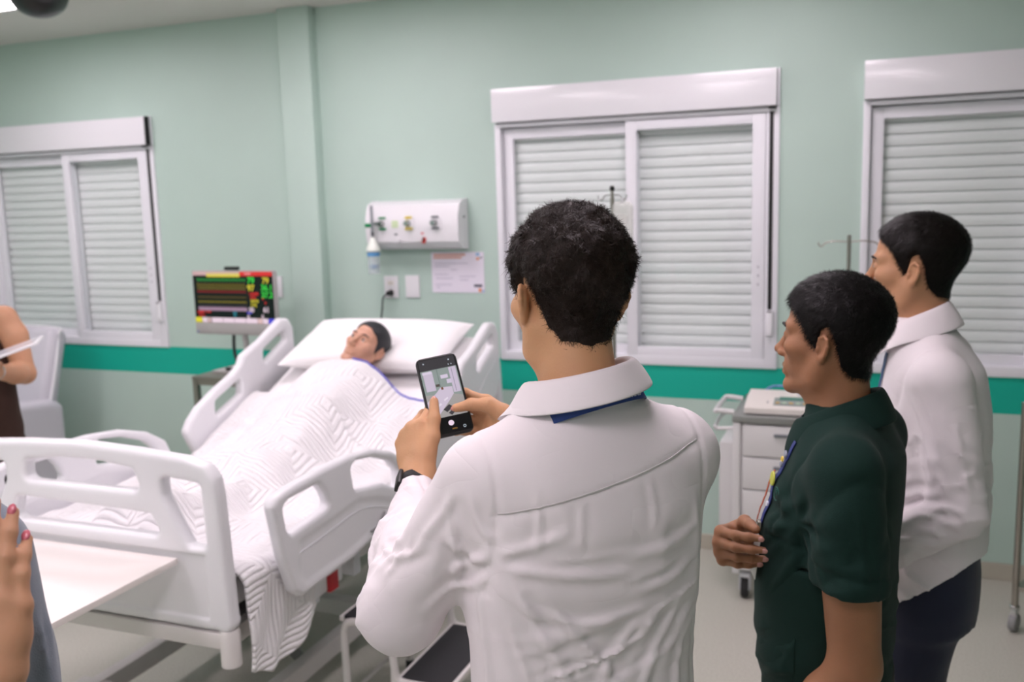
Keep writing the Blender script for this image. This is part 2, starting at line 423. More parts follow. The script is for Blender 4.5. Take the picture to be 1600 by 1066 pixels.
# windows with closed roller shutters
slat_mesh = MB().prism([(-.004, -.0245), (-.0075, -.012), (-.008, .0), (-.0075, .012), (-.004, .0215), (.004, .0215), (.004, -.0245)], -.62, .62, 'yz').mesh('slat')
slat_mesh.materials.append(M_SLAT); slat_mesh.polygons.foreach_set('use_smooth', [True]*len(slat_mesh.polygons)); slat_mesh.set_sharp_from_angle(angle=math.radians(50))
def ring(mb, x0, x1, z0, z1, y0, y1, l, r, b, t, bev=.003):
    mb.bb(x0, x0+l, y0, y1, z0, z1, bev); mb.bb(x1-r, x1, y0, y1, z0, z1, bev)
    mb.bb(x0+l-.002, x1-r+.002, y0+.0008, y1, z0, z0+b, bev); mb.bb(x0+l-.002, x1-r+.002, y0+.0008, y1, z1-t, z1, bev); return mb
def window(n, x0, x1):
    w = tag(empty('window_%d' % n, (0, 0, 0)), kind='structure')
    W = x1-x0
    hb = 2.083
    # casing flange and jamb
    ring(MB(), x0, x1, WZ0, hb-.004, WY-.012, WY+.1, .03, .058, .045, .02).build('frame', M_PVCF, w)
    MB().bb(x0+.001, x1-.012, WY-.052, WY+.1, hb, WZ1, .004).build('shutter_box', M_PVC, w)
    MB().bb(x1-.011, x1, WY-.02, WY+.02, hb, WZ1+.003, .002).build('end_cap', M_PVCF, w)
    MB().bb(x0+.04, x1-.015, WY-.022, WY+.02, hb-.022, hb-.006).build('track', M_PVCF, w)
    mid = x0+.5*W-.02
    # rear sash (left) and front sash (right)
    s1 = ring(MB(), x0+.032, mid+.055, WZ0+.04, hb-.03, WY+.022, WY+.05, .052, .055, .052, .05).build('sash', M_PVCF, w)
    MB().bb(x0+.07, mid+.02, WY+.034, WY+.038, WZ0+.08, hb-.07).build('pane', M_GLASS, s1)
    s2 = ring(MB(), mid, x1-.06, WZ0+.035, hb-.026, WY-.010, WY+.018, .052, .058, .05, .045).build('sash', M_PVCF, w)
    MB().bb(mid+.04, x1-.1, WY+.002, WY+.006, WZ0+.08, hb-.06).build('pane', M_GLASS, s2)
    la = MB()
    for z in (1.33, 1.37, 1.29): la.box((x1-.088, WY-.011, z), (.006, .004, .008), bev=.001)
    la.build('latch', mat('latch_grey', '#9a9aa2', .4), s2)
    # strap with its winder
    MB().bb(x1-.044, x1-.026, WY-.016, WY-.012, 1.175, hb-.01).build('strap', M_BLACK, w)
    MB().bb(x1-.046, x1-.014, WY-.05, WY-.03, hb-.012, hb-.004).build('strap_slot', M_DARK, w)
    if n == 1: MB().bb(x1-.012, x1-.002, WY-.05, WY-.021, hb, WZ1).build('strap_gap', M_DARK, w)
    wi = MB().box((x1-.034, WY-.022, 1.115), (.034, .03, .12), bev=.012).build('strap_winder', M_PVC, w)
    MB().box((x1-.034, WY-.038, 1.168), (.02, .003, .006)).build('strap_slot', M_DARK, wi)
    cx = (x0+x1)/2
    for i in range(23): link('slat', slat_mesh, None, w, (cx-.01, WY+.068, WZ0+.045+.05*i+.02), smooth=False)
    MB().bb(x0+.03, x1-.04, WY+.062, WY+.074, WZ0+.02, WZ0+.042).build('bottom_rail', M_PVC, w)
    return w
for i, (a, b) in enumerate(WIN): window(i+1, a, b)

# ceiling LED panels (the room's only light) and the dome camera
M_EMIT = mat('led_diffuser', '#ffffff', .5, emit='#ffeef8', estr=PANEL_EMIT)
M_ALU = mat('panel_rim', '#e8e8e8', .4)
rim = MB(); dif = MB().bb(-.28, .28, -.28, .28, -.006, -.002)
ring(rim, -.3, .3, -.3, .3, 0, .01, .02, .02, .02, .02, 0)
rim_me = bpy.data.meshes.new('rim'); rim_me.from_pydata([(x, z, -y-.001) for x, y, z in rim.v], [], rim.f); rim_me.materials.append(M_ALU)
dif_me = dif.mesh(); dif_me.materials.append(M_EMIT)
COLN = ['left', 'middle', 'right']; ROWN = ['nearest the window wall', 'second from the window wall', 'third from the window wall', 'at the rear wall']
for i, x in enumerate((-4.15, -2.34, -.53)):  # right column's third panel is added to keep light on the phone man
    for j, y in enumerate((3.36, 1.63, -.1, -1.83)):
        if i == 1 and j == 0: lab = 'square white LED ceiling panel above the hospital bed'
        else: lab = 'square white LED ceiling panel, %s column, %s' % (COLN[i], ROWN[j])
        t = empty('ceiling_light', (x, y, ZC), 0, lab, 'ceiling light', 'square LED panels in the ceiling')
        link('rim', rim_me, None, t, smooth=False); link('diffuser', dif_me, None, t, smooth=False)
M_DOME = mat('dome_black', '#17181a', .28, coat=.2)
dm = empty('dome_camera', (-3.62, 3.39, ZC), 0, 'black dome security camera on the ceiling in the upper left corner', 'camera')
prof = [(.132, 0), (.134, -.02), (.13, -.035)]
MB().lathe(prof, n=40).build('base', M_DOME, dm, smooth=False)
MB().lathe([(.127*math.cos(a)+.0005, -.036-.1*math.sin(a)) for a in np.linspace(0, PI/2, 12)], n=40).build('dome', M_DOME, dm, smooth=True)
MB().tube([(.1285*math.cos(a), .1285*math.sin(a), -.036) for a in np.linspace(0, 2*PI, 40)[:-1]], .002, 6, closed=True).build('seam', M_BLACK, dm)

# ================================================================== hospital bed (axis along Y, head to the window wall)
BX = -2.07
M_BEDP = mat('bed_plastic', '#e6e7ea', .33, coat=.15)
M_BEDP2 = mat('bed_plastic_insert', '#d5d8db', .4)
M_STEELW = mat('white_steel', '#dcd9d6', .38)
M_GREYP = mat('grey_plastic', '#8b8c8c', .5)
M_RED = mat('red_plastic', '#b5202a', .45)
M_RUB = mat('rubber_black', '#202122', .7)
M_CHROME = mat('chrome', '#c9cbcc', .12, 1.)
M_INOX = mat('stainless_steel', '#a9a49c', .28, 1.)
bed = empty('hospital_bed', (BX, 3.0, 0), 0, 'white electric hospital bed with moulded rails and raised backrest', 'bed')
def bl(p): return (p[0]-BX, p[1]-3.0, p[2])
def arr_obj(name, v, f, m, parent=None, smooth=True, loc=None, rot=None):
    return link(name, me_arrays(name, v, f), m, parent, loc, rot, smooth)
def yz_panel(name, outline, holes, t, r, x, m, parent, **kw):
    v, f = panel(outline, holes, t, r, **kw)
    return arr_obj(name, np.stack([v[:, 2]+x-BX, v[:, 0]-3.0, v[:, 1]], 1), f, m, parent)
def xz_panel(name, outline, holes, t, r, y, m, parent, **kw):
    v, f = panel(outline, holes, t, r, **kw)
    return arr_obj(name, np.stack([v[:, 0], v[:, 2]+y-3.0, v[:, 1]], 1)[:, [0, 1, 2]], f[:, ::-1], m, parent)
def mirror(P): return [(-x, z) for x, z in P[::-1]]
# footboard (coordinates relative to the bed axis)
hw = .485
half = [(0, 1.058), (.2, 1.05), (.37, 1.038), (.44, 1.02), (.466, .985), (.474, .94), (.483, .735), (.49, .575), (.478, .556), (0, .552)]
out = mirror(half[:-1])[:-1] + half + mirror([half[-2]])
out = [(-x, z) for x, z in half[1:-1]][::-1] + half[:-1]
slot1 = [(-.205, .99), (-.07, 1.006), (.07, 1.006), (.19, .993), (.21, .94), (.19, .93), (-.19, .93), (-.21, .94)]
slot2 = [(-.25, .878), (.24, .87), (.268, .82), (.25, .808), (-.25, .808), (-.268, .82)]
tri = [(.288, .98), (.415, .968), (.421, .793), (.365, .79), (.29, .925)]
def bulge(A, B):   # raised rim round the board: the field is slightly thinner
    return np.where((B < .77) & (B > .59) & (np.abs(A) < .42), .006, 0.)
fb = xz_panel('footboard', out, [slot1, slot2, tri, mirror(tri)], .048, .016, 1.94, M_BEDP, bed, h=.0055, rc=.03, rh=.016, extra=bulge)
xz_panel('headboard', [(x*.95, .5+(z-.5)*.985) for x, z in out], [slot1], .045, .016, 3.98, M_BEDP, bed, h=.0075, rc=.04, rh=.018)
# side rails
foot_out = [(2.05, .875), (2.07, .897), (2.11, .904), (2.3, .914), (2.46, .912), (2.608, .896), (2.737, .857), (2.83, .80), (2.855, .745), (2.80, .655), (2.62, .60), (2.444, .576), (2.165, .568), (2.125, .6), (2.084, .712)]
foot_h1 = [(2.1, .86), (2.131, .872), (2.28, .873), (2.312, .836), (2.332, .795), (2.304, .785), (2.132, .772), (2.112, .788)]
foot_h2 = [(2.467, .872), (2.499, .885), (2.605, .868), (2.717, .826), (2.774, .775), (2.779, .71), (2.66, .766), (2.482, .797)]
head_out = [(2.945, .80), (2.978, .845), (3.032, .888), (3.13, .935), (3.269, .989), (3.323, 1.02), (3.345, 1.058), (3.472, 1.104), (3.64, 1.186), (3.699, 1.179), (3.735, 1.133), (3.745, .95), (3.70, .86), (3.2, .67), (3.02, .66)]
head_h1 = [(3.138, .892), (3.317, .958), (3.309, .89), (3.136, .828)]
head_h2 = [(3.493, 1.06), (3.665, 1.13), (3.672, 1.08), (3.489, .995)]
ins_f = [(2.15, .745), (2.35, .755), (2.5, .765), (2.62, .735), (2.72, .695), (2.76, .665), (2.6, .62), (2.44, .598), (2.18, .592), (2.15, .63)]
for sx, lab in ((1, 'near'), (-1, 'far')):
    x = BX+sx*.53
    def rim(A, B): return np.clip(-poly_sdf_in(ins_f, A, B, .02)/.02, 0, 1)*.0045
    r = yz_panel('side_rail', foot_out, [foot_h1, foot_h2], .042, .016, x, M_BEDP, bed, h=.0055, rc=.022, rh=.014, extra=rim)
    MB().tube([bl((x+sx*.0175, y, z)) for y, z in spline([(2.131, .7), (2.352, .714), (2.498, .722), (2.621, .695), (2.719, .658)], 6)], .0015, 6).build('groove', M_BEDP, r)
    if sx > 0: MB().tube([bl((x+.024, y, z)) for y, z in spline([(2.56, .63), (2.60, .632), (2.63, .65), (2.655, .668)], 5)], .004, 6).build('release_mark', M_GREYP, r)
    r = yz_panel('side_rail', head_out, [head_h1, head_h2], .042, .016, x, M_BEDP, bed, h=.0055, rc=.022, rh=.012)
    MB().tube([bl((x+sx*.021, y, z)) for y, z in spline([(3.42, .87), (3.6, .97), (3.7, 1.03)], 6)], .0025, 6).build('groove', M_BEDP2, r)
    # hinged supports of the rails
    for y in (2.3, 2.55): MB().box(bl((BX+sx*.47, y, .53)), (.06, .045, .10), bev=.006).build('rail_support', M_BEDP2, bed)
    for y in (3.12, 3.3): MB().box(bl((BX+sx*.48, y, .62)), (.04, .045, .22), bev=.006).build('rail_support', M_BEDP2, bed)
# upper frame
for sx in (1, -1): MB().bb(sx*.40-.02, sx*.40+.02, -1.0, .95, .47, .53, .005).build('side_beam', M_STEELW, bed)
MB().bb(-.455, .455, -1.085, -1.03, .507, .552, .006).build('end_beam', M_STEELW, bed)
MB().bb(-.44, .44, .93, .99, .50, .55, .006).build('end_beam', M_STEELW, bed)
for sx in (1, -1):
    for y in (-1.06, .98):
        MB().lathe([(.02, .452), (.028, .456), (.028, .552), (.024, .56)], (sx*.462, y, 0), 18).build('bumper', M_STEELW, bed)
plat = MB().bb(-.44, .44, -1.0, -.07, .535, .56, .004)
plat.box((0, .37, .70), (.88, .98, .025), rx=math.radians(23), bev=.004)
plat.build('platform', M_GREYP, bed)
# red brake release with its bracket
MB().box(bl((BX+.507, 2.385, .525)), (.016, .05, .062), bev=.004).build('release_lever', M_RED, bed)
MB().box(bl((BX+.488, 2.33, .53)), (.03, .13, .07), bev=.012).build('lever_bracket', M_BEDP, bed)
MB().box(bl((BX+.488, 2.44, .545)), (.03, .03, .09), bev=.01).build('lever_bracket', M_BEDP, bed)
# chassis: beams, lifting arms, casters
for sx in (1, -1): MB().bb(sx*.29-.025, sx*.29+.025, -.86, .80, .10, .165, .006).build('chassis_beam', M_STEELW, bed)
for y in (-.84, .0, .78): MB().bb(-.36, .36, y-.03, y+.03, .10, .16, .006).build('chassis_beam', M_STEELW, bed)
for sx in (1, -1):
    for y0, y1 in ((-.72, -.45), (.62, .35)): MB().tube([(sx*.24, y0, .49), (sx*.24, y1, .16)], .026, 4).build('lifting_arm', M_GREYP, bed)
MB().tube([(0, -.3, .36), (0, .25, .2)], .035, 14).build('actuator', M_GREYP, bed)
def caster(parent, x, y, r=.05, m=None):
    c = MB().box((x, y, 2*r+.012), (.045, .05, .018), bev=.004)
    c.box((x-.02, y, r*1.5), (.006, .05, r*1.3)).box((x+.02, y, r*1.5), (.006, .05, r*1.3))
    o = c.build('caster_fork', m or M_BEDP2, parent)
    MB().lathe([(r*.6, -.014), (r*.95, -.014), (r, -.008), (r, .008), (r*.95, .014), (r*.6, .014)], (x, y, r), 20, 'x').build('wheel', M_RUB, o)
    return o
for sx in (1, -1):
    for y in (-.84, .78): caster(bed, sx*.36, y, .05)
# overbed board hung on the footboard
tb = MB().bb(-2.41, -1.735, 1.475, 1.906, .742, .760, .003).build('footboard_table', mat('table_laminate', '#ece7e2', .35), None)
tag(tb, 'white laminate board projecting from the bed footboard', 'table')
for x in (-2.28, -1.88): MB().bb(x-.02, x+.02, 1.62, 1.9, .724, .7415, .003).build('bracket', M_STEELW, tb)

# ------------------------------------------------------------------ mattress, quilt, pillow
M_SHEET = mat('sheet_cotton', '#f2f1f1', .85, bump=.15, bscale=420, sheen=.2)
def base_z(y):
    y = np.asarray(y, float); a = .70+np.clip(y-2.92, 0, 9)*.43
    k = .12; t = np.clip((y-(2.92-k))/(2*k), 0, 1); sm = .70+.43*k*t*t
    return np.where(y < 2.92-k, .70, np.where(y < 2.92+k, sm, a))
def grid_mesh(name, P, m, parent=None, uv=None, closed_u=False):
    nu, nv = P.shape[:2]; v = P.reshape(-1, 3); i = np.arange(nu*nv).reshape(nu, nv)
    f = np.stack([i[:-1, :-1], i[1:, :-1], i[1:, 1:], i[:-1, 1:]], -1).reshape(-1, 4)
    me = me_arrays(name, v, f)
    if uv is not None:
        l = me.uv_layers.new(name='UVMap'); l.data.foreach_set('uv', uv.reshape(-1, 2)[f.ravel()].astype(np.float32).ravel())
    return link(name, me, m, parent)
# mattress: rounded slab following the raised backrest
ys = np.linspace(1.985, 3.86, 60); prof = []
sec = []
for a in np.linspace(0, 2*PI, 40, endpoint=False):
    c, s_ = math.cos(a), math.sin(a); sec.append((np.sign(c)*abs(c)**.35*.452, np.sign(s_)*abs(s_)**.5*.06))
P = np.zeros((60, 41, 3))
for i, y in enumerate(ys):
    e = min(1, min(y-1.985, 3.86-y)/.03); e = .82+.18*math.sqrt(max(e, 0))
    for j in range(41):
        sx, sz = sec[j % 40]; P[i, j] = (BX+sx*(.97+.03*e), y, float(base_z(y))-.065+sz*e)
mtr = grid_mesh('mattress', P, M_SHEET)
tag(mtr, 'white mattress in a smooth sheet lying on the hospital bed', 'mattress')

def quilt_material():
    m = bpy.data.materials.new('quilted_cotton'); m.use_nodes = True; nt = m.node_tree; L = nt.links.new; b = nt.nodes['Principled BSDF']
    b.inputs['Base Color'].default_value = lin('#f3f2f3'); b.inputs['Roughness'].default_value = .8; b.inputs['Sheen Weight'].default_value = .2
    uv = nt.nodes.new('ShaderNodeUVMap'); sp = nt.nodes.new('ShaderNodeSeparateXYZ'); L(uv.outputs[0], sp.inputs[0])
    def M(op, a, b_=None):
        n = nt.nodes.new('ShaderNodeMath'); n.operation = op
        for i, q in enumerate((a, b_)):
            if q is None: continue
            if isinstance(q, (int, float)): n.inputs[i].default_value = q
            else: L(q, n.inputs[i])
        return n.outputs[0]
    T = .26
    fa = M('ABSOLUTE', M('SUBTRACT', M('FRACT', M('DIVIDE', sp.outputs[0], T)), .5)); fb_ = M('ABSOLUTE', M('SUBTRACT', M('FRACT', M('DIVIDE', sp.outputs[1], T)), .5))
    d = M('MAXIMUM', fa, fb_)
    w = M('ABSOLUTE', M('SINE', M('MULTIPLY', d, PI*T/.0185)))
    w = M('POWER', w, .6)
    n = nt.nodes.new('ShaderNodeTexNoise'); n.inputs['Scale'].default_value = 60; tc = nt.nodes.new('ShaderNodeTexCoord'); L(tc.outputs['Object'], n.inputs['Vector'])
    hgt = M('ADD', w, M('MULTIPLY', n.outputs['Fac'], .5))
    bp = nt.nodes.new('ShaderNodeBump'); bp.inputs['Strength'].default_value = .9; bp.inputs['Distance'].default_value = .006; L(hgt, bp.inputs['Height']); L(bp.outputs['Normal'], b.inputs['Normal'])
    return m
M_QUILT = quilt_material()
def quilt_h(x, y):
    """height above the mattress profile; x from the bed axis"""
    body = .185*np.exp(-(x/.21)**4)*np.exp(-((y-3.14)/.33)**4)
    hips = .135*np.exp(-(x/.2)**4)*np.exp(-((y-2.75)/.3)**4)
    legs = .085*(np.exp(-((x-.09)/.075)**2)+np.exp(-((x+.09)/.075)**2))*np.clip((2.85-y)/.3, 0, 1)*np.clip((y-2.02)/.12, 0, 1)
    feet = .05*np.exp(-(x/.17)**4)*np.exp(-((y-2.16)/.09)**2)
    arm = .05*(np.exp(-((np.abs(x)-.3)/.07)**2))*np.exp(-((y-2.95)/.32)**4)
    n = .012*vnoise(x*7+3, y*6, y*0+.3, 3)+.007*vnoise(x*15, y*11+x*9, y*0+.7, 4)+.004*vnoise(x*30, y*26-x*16, y*0, 5)
    crease = .014*np.exp(-((y-3.0+.35*x-.06*np.sin(x*7))/.018)**2)*(np.abs(x+.05) < .36)
    crease2 = -.009*np.exp(-((y-2.72-.5*x)/.02)**2)*np.exp(-((x-.12)/.22)**2)
    return np.maximum(np.maximum(body, hips), legs+feet)+.45*np.minimum(body, hips)+arm+n+crease+crease2+.006
def quilt(name, y0, y1, nv, nu, thick, droprow, m, lift=0.):
    vy = np.linspace(y0, y1, nv); R = []
    P = np.zeros((nu, nv, 3)); UV = np.zeros((nu, nv, 2)); edge = .455; cr = .045
    for j, y in enumerate(vy):
        dl, dr = droprow(y); total = 2*edge+dl+dr; s = np.linspace(-edge-dl, edge+dr, nu)
        sx = np.clip(s, -edge, edge)
        over = np.abs(s)-edge
        z0 = base_z(y)+quilt_h(sx, np.full(nu, y))+lift
        x = sx.copy(); z = z0.copy()
        o = over > 0
        if o.any():
            ang = np.clip(over[o]/cr, 0, PI/2); rest = np.clip(over[o]-cr*PI/2, 0, None)
            zb = z0[o]; x[o] = np.sign(s[o])*(edge+cr*np.sin(ang)+.006*np.sin(y*26)*np.clip(rest*8, 0, 1)+.006*np.sin(y*47+rest*20)*np.clip(rest*6, 0, 1))
            z[o] = zb-cr*(1-np.cos(ang))-rest
        P[:, j] = np.stack([BX+x, np.full(nu, y), z], 1); UV[:, j] = np.stack([s, np.full(nu, y)], 1)
    # foot end tucks down behind the board, head end lies along the chest
    tail = np.clip((2.045-P[..., 1])/.05, 0, 1); P[..., 2] -= (tail**2)*.05*(np.abs(P[..., 0]-BX) < .44)
    o = grid_mesh(name, P, m, None, UV)
    md = o.modifiers.new('thickness', 'SOLIDIFY'); md.thickness = thick; md.offset = 0
    return o
def drop(y):
    r = np.interp(y, [1.975, 2.05, 2.16, 2.25, 2.33, 2.40, 2.6, 3.3], [.31, .345, .335, .30, .24, .16, .12, .10])
    return .12, float(r)
qy1 = 3.35
q = quilt('quilt', 1.974, qy1, 230, 210, .012, drop, M_QUILT)
tag(q, 'white quilted blanket drawn up over the manikin and hanging at the bed corner', 'blanket')
# pillow under the head
def pillow(name, c, size, tilt, label, seed):
    nu, nv = 60, 40; w, d, t = size
    U, V = np.meshgrid(np.linspace(-1, 1, nu), np.linspace(-1, 1, nv), indexing='ij')
    prof = (np.clip(1-np.abs(U)**3.2, 0, 1)*np.clip(1-np.abs(V)**3.2, 0, 1))**.5
    pin = 1-.04*(1-np.abs(V)**2)*np.abs(U)**4
    parts = []
    for sgn in (1, -1):
        Z = sgn*t/2*prof+(.006*vnoise(U*3+seed, V*3, U*0, seed)*prof)
        if sgn > 0: Z = Z-.045*np.exp(-((U-.05)/.3)**2-((V+.3)/.6)**2)
        X = U*w/2*pin; Y = V*d/2*(1-.05*(1-np.abs(U)**2)*np.abs(V)**4)
        i = np.arange(nu*nv).reshape(nu, nv); f = np.stack([i[:-1, :-1], i[1:, :-1], i[1:, 1:], i[:-1, 1:]], -1).reshape(-1, 4)
        parts.append((np.stack([X, Y, Z], -1).reshape(-1, 3), f if sgn > 0 else f[:, ::-1]))
    v, f = join_vf(parts)
    o = arr_obj(name, v, f, M_SHEET, None, True, c, (tilt, 0, 0)); return tag(o, label, 'pillow')
pillow('pillow', (BX-.01, 3.64, 1.075), (.80, .42, .13), math.radians(21), 'plump white pillow under the head of the training manikin', 2)

hx = np.linspace(.03, .40, 30); hz = base_z(3.345)+quilt_h(hx, np.full(30, 3.345))+.009
MB().tube([(BX+a, 3.347, float(b)) for a, b in zip(hx, hz)], .0045, 7).build('blue_hem', mat('hem_blue', '#5b5fc4', .7), q)

# ================================================================== things on and along the window wall
M_WPL = mat('white_plastic', '#e9e9ec', .3, coat=.2)
M_WPL2 = mat('offwhite_plastic', '#e3dfd8', .38)
M_GREEN = mat('valve_green', '#0f8a52', .4); M_YEL = mat('valve_yellow', '#d9c21a', .4); M_GRAYV = mat('valve_grey', '#70757a', .4)
M_CLEAR = mat('clear_plastic', '#dfe9ee', .08, alpha=.35)
M_BLUE = mat('blue_plastic', '#4b8fc4', .35)
# ---- medical gas panel
gp = empty('gas_panel', (-2.19, WY, 1.585), 0, 'white wall-mounted medical gas panel above the bed', 'gas panel')
prof = [(0, .135), (-.055, .132), (-.10, .112), (-.125, .05), (-.127, -.02), (-.118, -.075), (-.085, -.108), (-.03, -.118), (0, -.118)]
MB().prism(prof, -.248, .25, 'yz').build('body', M_WPL, gp, auto=25)
for sx in (-1, 1):
    c = MB().prism([(y*1.01-.0, z*1.015) for y, z in prof], sx*.25-.012 if sx > 0 else -.262, sx*.25+.012 if sx > 0 else -.2485, 'yz').build('end_cap', M_WPL, gp, auto=25)
for x, m, gauge in ((-.164, M_GREEN, 0), (-.013, M_YEL, 1), (.136, M_GRAYV, 1)):
    o = MB().box((x, -.1295, .018), (.062, .006, .06), bev=.002).build('outlet', M_WPL, gp)
    for dz in (.03, -.026): MB().box((x+.004, -.134, .018+dz), (.04, .004, .011), bev=.001).build('colour_mark', m, o)
    MB().lathe([(.004, -.03), (.013, -.03), (.015, -.02), (.012, -.012), (.017, -.005), (.017, 0)], (x, -.131, .019), 16, 'y').build('connector', M_CHROME, o)
MB().box((-.09, -.1285, .016), (.036, .003, .036)).build('label', mat('label_green', '#cfe3b9', .5), gp)
MB().box((-.088, -.125, -.036), (.017, .004, .008), bev=.001).build('label', M_GRAYV, gp)
MB().lathe([(.004, -.02), (.012, -.018), (.013, -.004), (.009, 0)], (-.08, -.118, -.066), 14, 'y').build('knob', M_WPL, gp)
MB().box((.062, -.124, -.033), (.016, .003, .008)).build('label', mat('label_red', '#d8606c', .5), gp)
s_ = MB().box((.068, -.121, -.068), (.02, .008, .032), ry=.25, bev=.003).build('switch', mat('switch_red', '#c23328', .4), gp)
MB().box((.066, -.1265, -.064), (.009, .003, .02), ry=.25).build('rocker', mat('rocker_dark', '#3f0f0d', .5), s_)
MB().box((.2625, -.05, .045), (.002, .02, .012)).build('label', M_GRAYV, gp)
# ---- oxygen flowmeter with humidifier bottle plugged into the green outlet
fm = empty('oxygen_flowmeter', (-2.392, WY-.165, 1.44), 0, 'oxygen flowmeter with clear humidifier bottle plugged into the green outlet', 'flowmeter')
MB().lathe([(.006, .1), (.0085, .1), (.0085, .255), (.006, .258)], n=14).build('flow_tube', mat('flow_tube_grey', '#9ea5aa', .15, alpha=.7), fm)
MB().tube([(0, 0, .165), (.02, .03, .165)], .009, 12).build('stem', M_CHROME, fm)
MB().tube([(-.004, -.012, .158), (-.03, -.012, .158)], .011, 14).build('knob', M_GREEN, fm)
MB().lathe([(.008, .098), (.009, .12), (.006, .13), (.004, .08)], n=12).build('outlet_neck', M_BLACK, fm)
MB().lathe([(.008, .098), (.014, .085), (.035, .042), (.037, .03), (.036, .028)], n=24).build('cap', mat('cap_white', '#e8efe6', .35), fm)
MB().lathe([(.032, .027), (.032, -.07), (.029, -.09), (.006, -.092)], n=24).build('bottle', M_CLEAR, fm)
MB().lathe([(.0325, .02), (.0332, .018), (.0332, .004), (.0325, .002)], n=24).build('blue_band', M_BLUE, fm)
MB().lathe([(.018, -.045), (.02, -.05), (.02, -.056), (.018, -.06)], n=20).build('float', M_BLUE, fm)
MB().lathe([(.003, .025), (.003, -.085)], n=8).build('dip_tube', M_WPL, fm)
# ---- wall plates
def plate(x, z, label, w=.082, h=.118):
    o = empty('wall_plate', (x, WY, z), 0, label, 'wall plate', 'white electrical plates on the wall')
    MB().box((0, -.005, 0), (w, .010, h), bev=.003).build('cover', M_WPL, o); return o
p = plate(-2.384, 1.268, 'white power outlet plate with a black plug, below the gas panel')
MB().box((0, -.0115, .022), (.036, .003, .022), bev=.001).build('socket', M_WPL2, p)
for dx in (-.008, 0, .008): MB().lathe([(.0018, -.0005), (.0018, 0)], (dx, -.0132, .022), 8, 'y').build('pin_hole', M_DARK, p)
MB().box((0, -.0115, -.03), (.036, .003, .022), bev=.001).build('socket', M_WPL2, p)
plate(-2.257, 1.271, 'blank white wall plate right of the power outlet')
plate(-3.11, 1.265, 'white wall plate just right of the patient monitor', .075, .118)
pc = empty('power_cord', (-2.384, WY-.012, 1.238), 0, 'black plug and cord running from the outlet down behind the pillow', 'cord')
MB().lathe([(.006, -.04), (.012, -.036), (.015, -.012), (.017, -.003), (.017, -.001)], (0, 0, 0), 14, 'y').build('plug', M_BLACK, pc)
MB().tube(spline([(0, -.038, 0), (-.022, -.05, -.025), (-.03, -.05, -.08), (-.042, -.05, -.15), (-.05, -.07, -.25), (-.05, -.09, -.4), (-.03, -.1, -.62), (.1, -.1, -.75)], 8), .0042, 8).build('cable', M_BLACK, pc)
# ---- notice sheet
nt_ = empty('notice_sheet', (-1.995, WY-.002, 1.345), 0, 'white printed notice sheet taped to the wall by the window', 'notice')
MB().box((0, 0, 0), (.297, .002, .21)).build('paper', mat('paper_white', '#e9e4f0', .7), nt_)
M_PR = mat('print_grey', '#b9b5c6', .7); M_PO = mat('print_orange', '#d9a08a', .7); M_POR = mat('print_orange2', '#e08a4a', .7); M_PB = mat('print_blue', '#8ab4d4', .7); M_PK = mat('print_dark', '#4a4a5c', .7)
def pr(x0, x1, z0, z1, m): MB().bb(x0, x1, -.0018, -.0012, z0, z1).build('print', m, nt_, auto=0)
pr(-.135, .045, .086, .096, M_PO); pr(-.135, .025, .072, .081, M_PO)
for z, a, b in ((.045, -.13, .06), (.03, -.13, -.045), (.012, -.04, .0), (-.012, -.13, -.055), (-.022, .01, .1), (-.032, -.125, -.03), (-.04, .01, .06), (-.065, -.13, -.035), (-.08, -.125, -.1)): pr(a, b, z, z+.0035, M_PR)
pr(.105, .125, .085, .1, M_PB); pr(.108, .122, .064, .076, M_POR); pr(.125, .14, .072, .078, M_PK)
pr(.09, .135, -.075, -.062, M_PK); pr(.115, .13, -.1, -.082, M_POR); pr(.132, .146, -.1, -.09, M_PB)

# ---- patient monitor on its stand
def emis(name, col, s=1.0): return mat(name, '#000000', .4, emit=col, estr=s)
mo = empty('patient_monitor', (-3.085, 3.95, 1.222), math.radians(-2), 'patient monitor with coloured vital sign traces on a black screen', 'monitor')
M_MBOD = mat('monitor_silver', '#b3b1af', .4, .1)
MB().box((0, .012, -.004), (.525, .03, .335), bev=.006).build('housing', M_MBOD, mo)
scr = MB().box((0, -.0045, .026), (.512, .003, .268)).build('screen', mat('screen_black', '#050506', .2), mo)
MB().box((0, -.0045, -.137), (.512, .003, .05), bev=.001).build('chin_bezel', M_MBOD, mo)
MB().box((-.246, -.0065, -.158), (.009, .001, .007)).build('sticker', mat('sticker_blue', '#5c8ed6', .5), mo)
MB().box((-.005, .006, .176), (.085, .022, .018), bev=.004).build('webcam', M_BLACK, mo)
SX, SZ0, SZ1 = .256, -.108, .160
def scrbox(u0, u1, v0, v1, col, s=.85):     # u, v in 0..1 of the screen, v from the top
    m = emis('px_'+col, col, s)
    MB().bb(-SX+u0*2*SX, -SX+u1*2*SX, -.0068, -.0062, SZ1-v0*(SZ1-SZ0), SZ1-v1*(SZ1-SZ0)).build('readout', m, scr, auto=0)
scrbox(0, .6, 0, .075, '#d8b2b2'); scrbox(.18, .6, .03, .105, '#e8d93c'); scrbox(.6, 1, 0, .085, '#e23030'); scrbox(.66, .74, .02, .06, '#f4b8b8')
scrbox(0, .085, .9, 1, '#e8dc30'); scrbox(.09, .15, .9, 1, '#f0d8e4'); scrbox(.155, .2, .9, 1, '#d8b8b8')
for k in range(4): scrbox(.21+.145*k, .35+.145*k, .9, 1, '#f4dcea')
scrbox(.79, .85, .9, 1, '#e8c4c4'); scrbox(.855, .92, .9, 1, '#f4dcea'); scrbox(.925, 1, .9, 1, '#4a48e0')
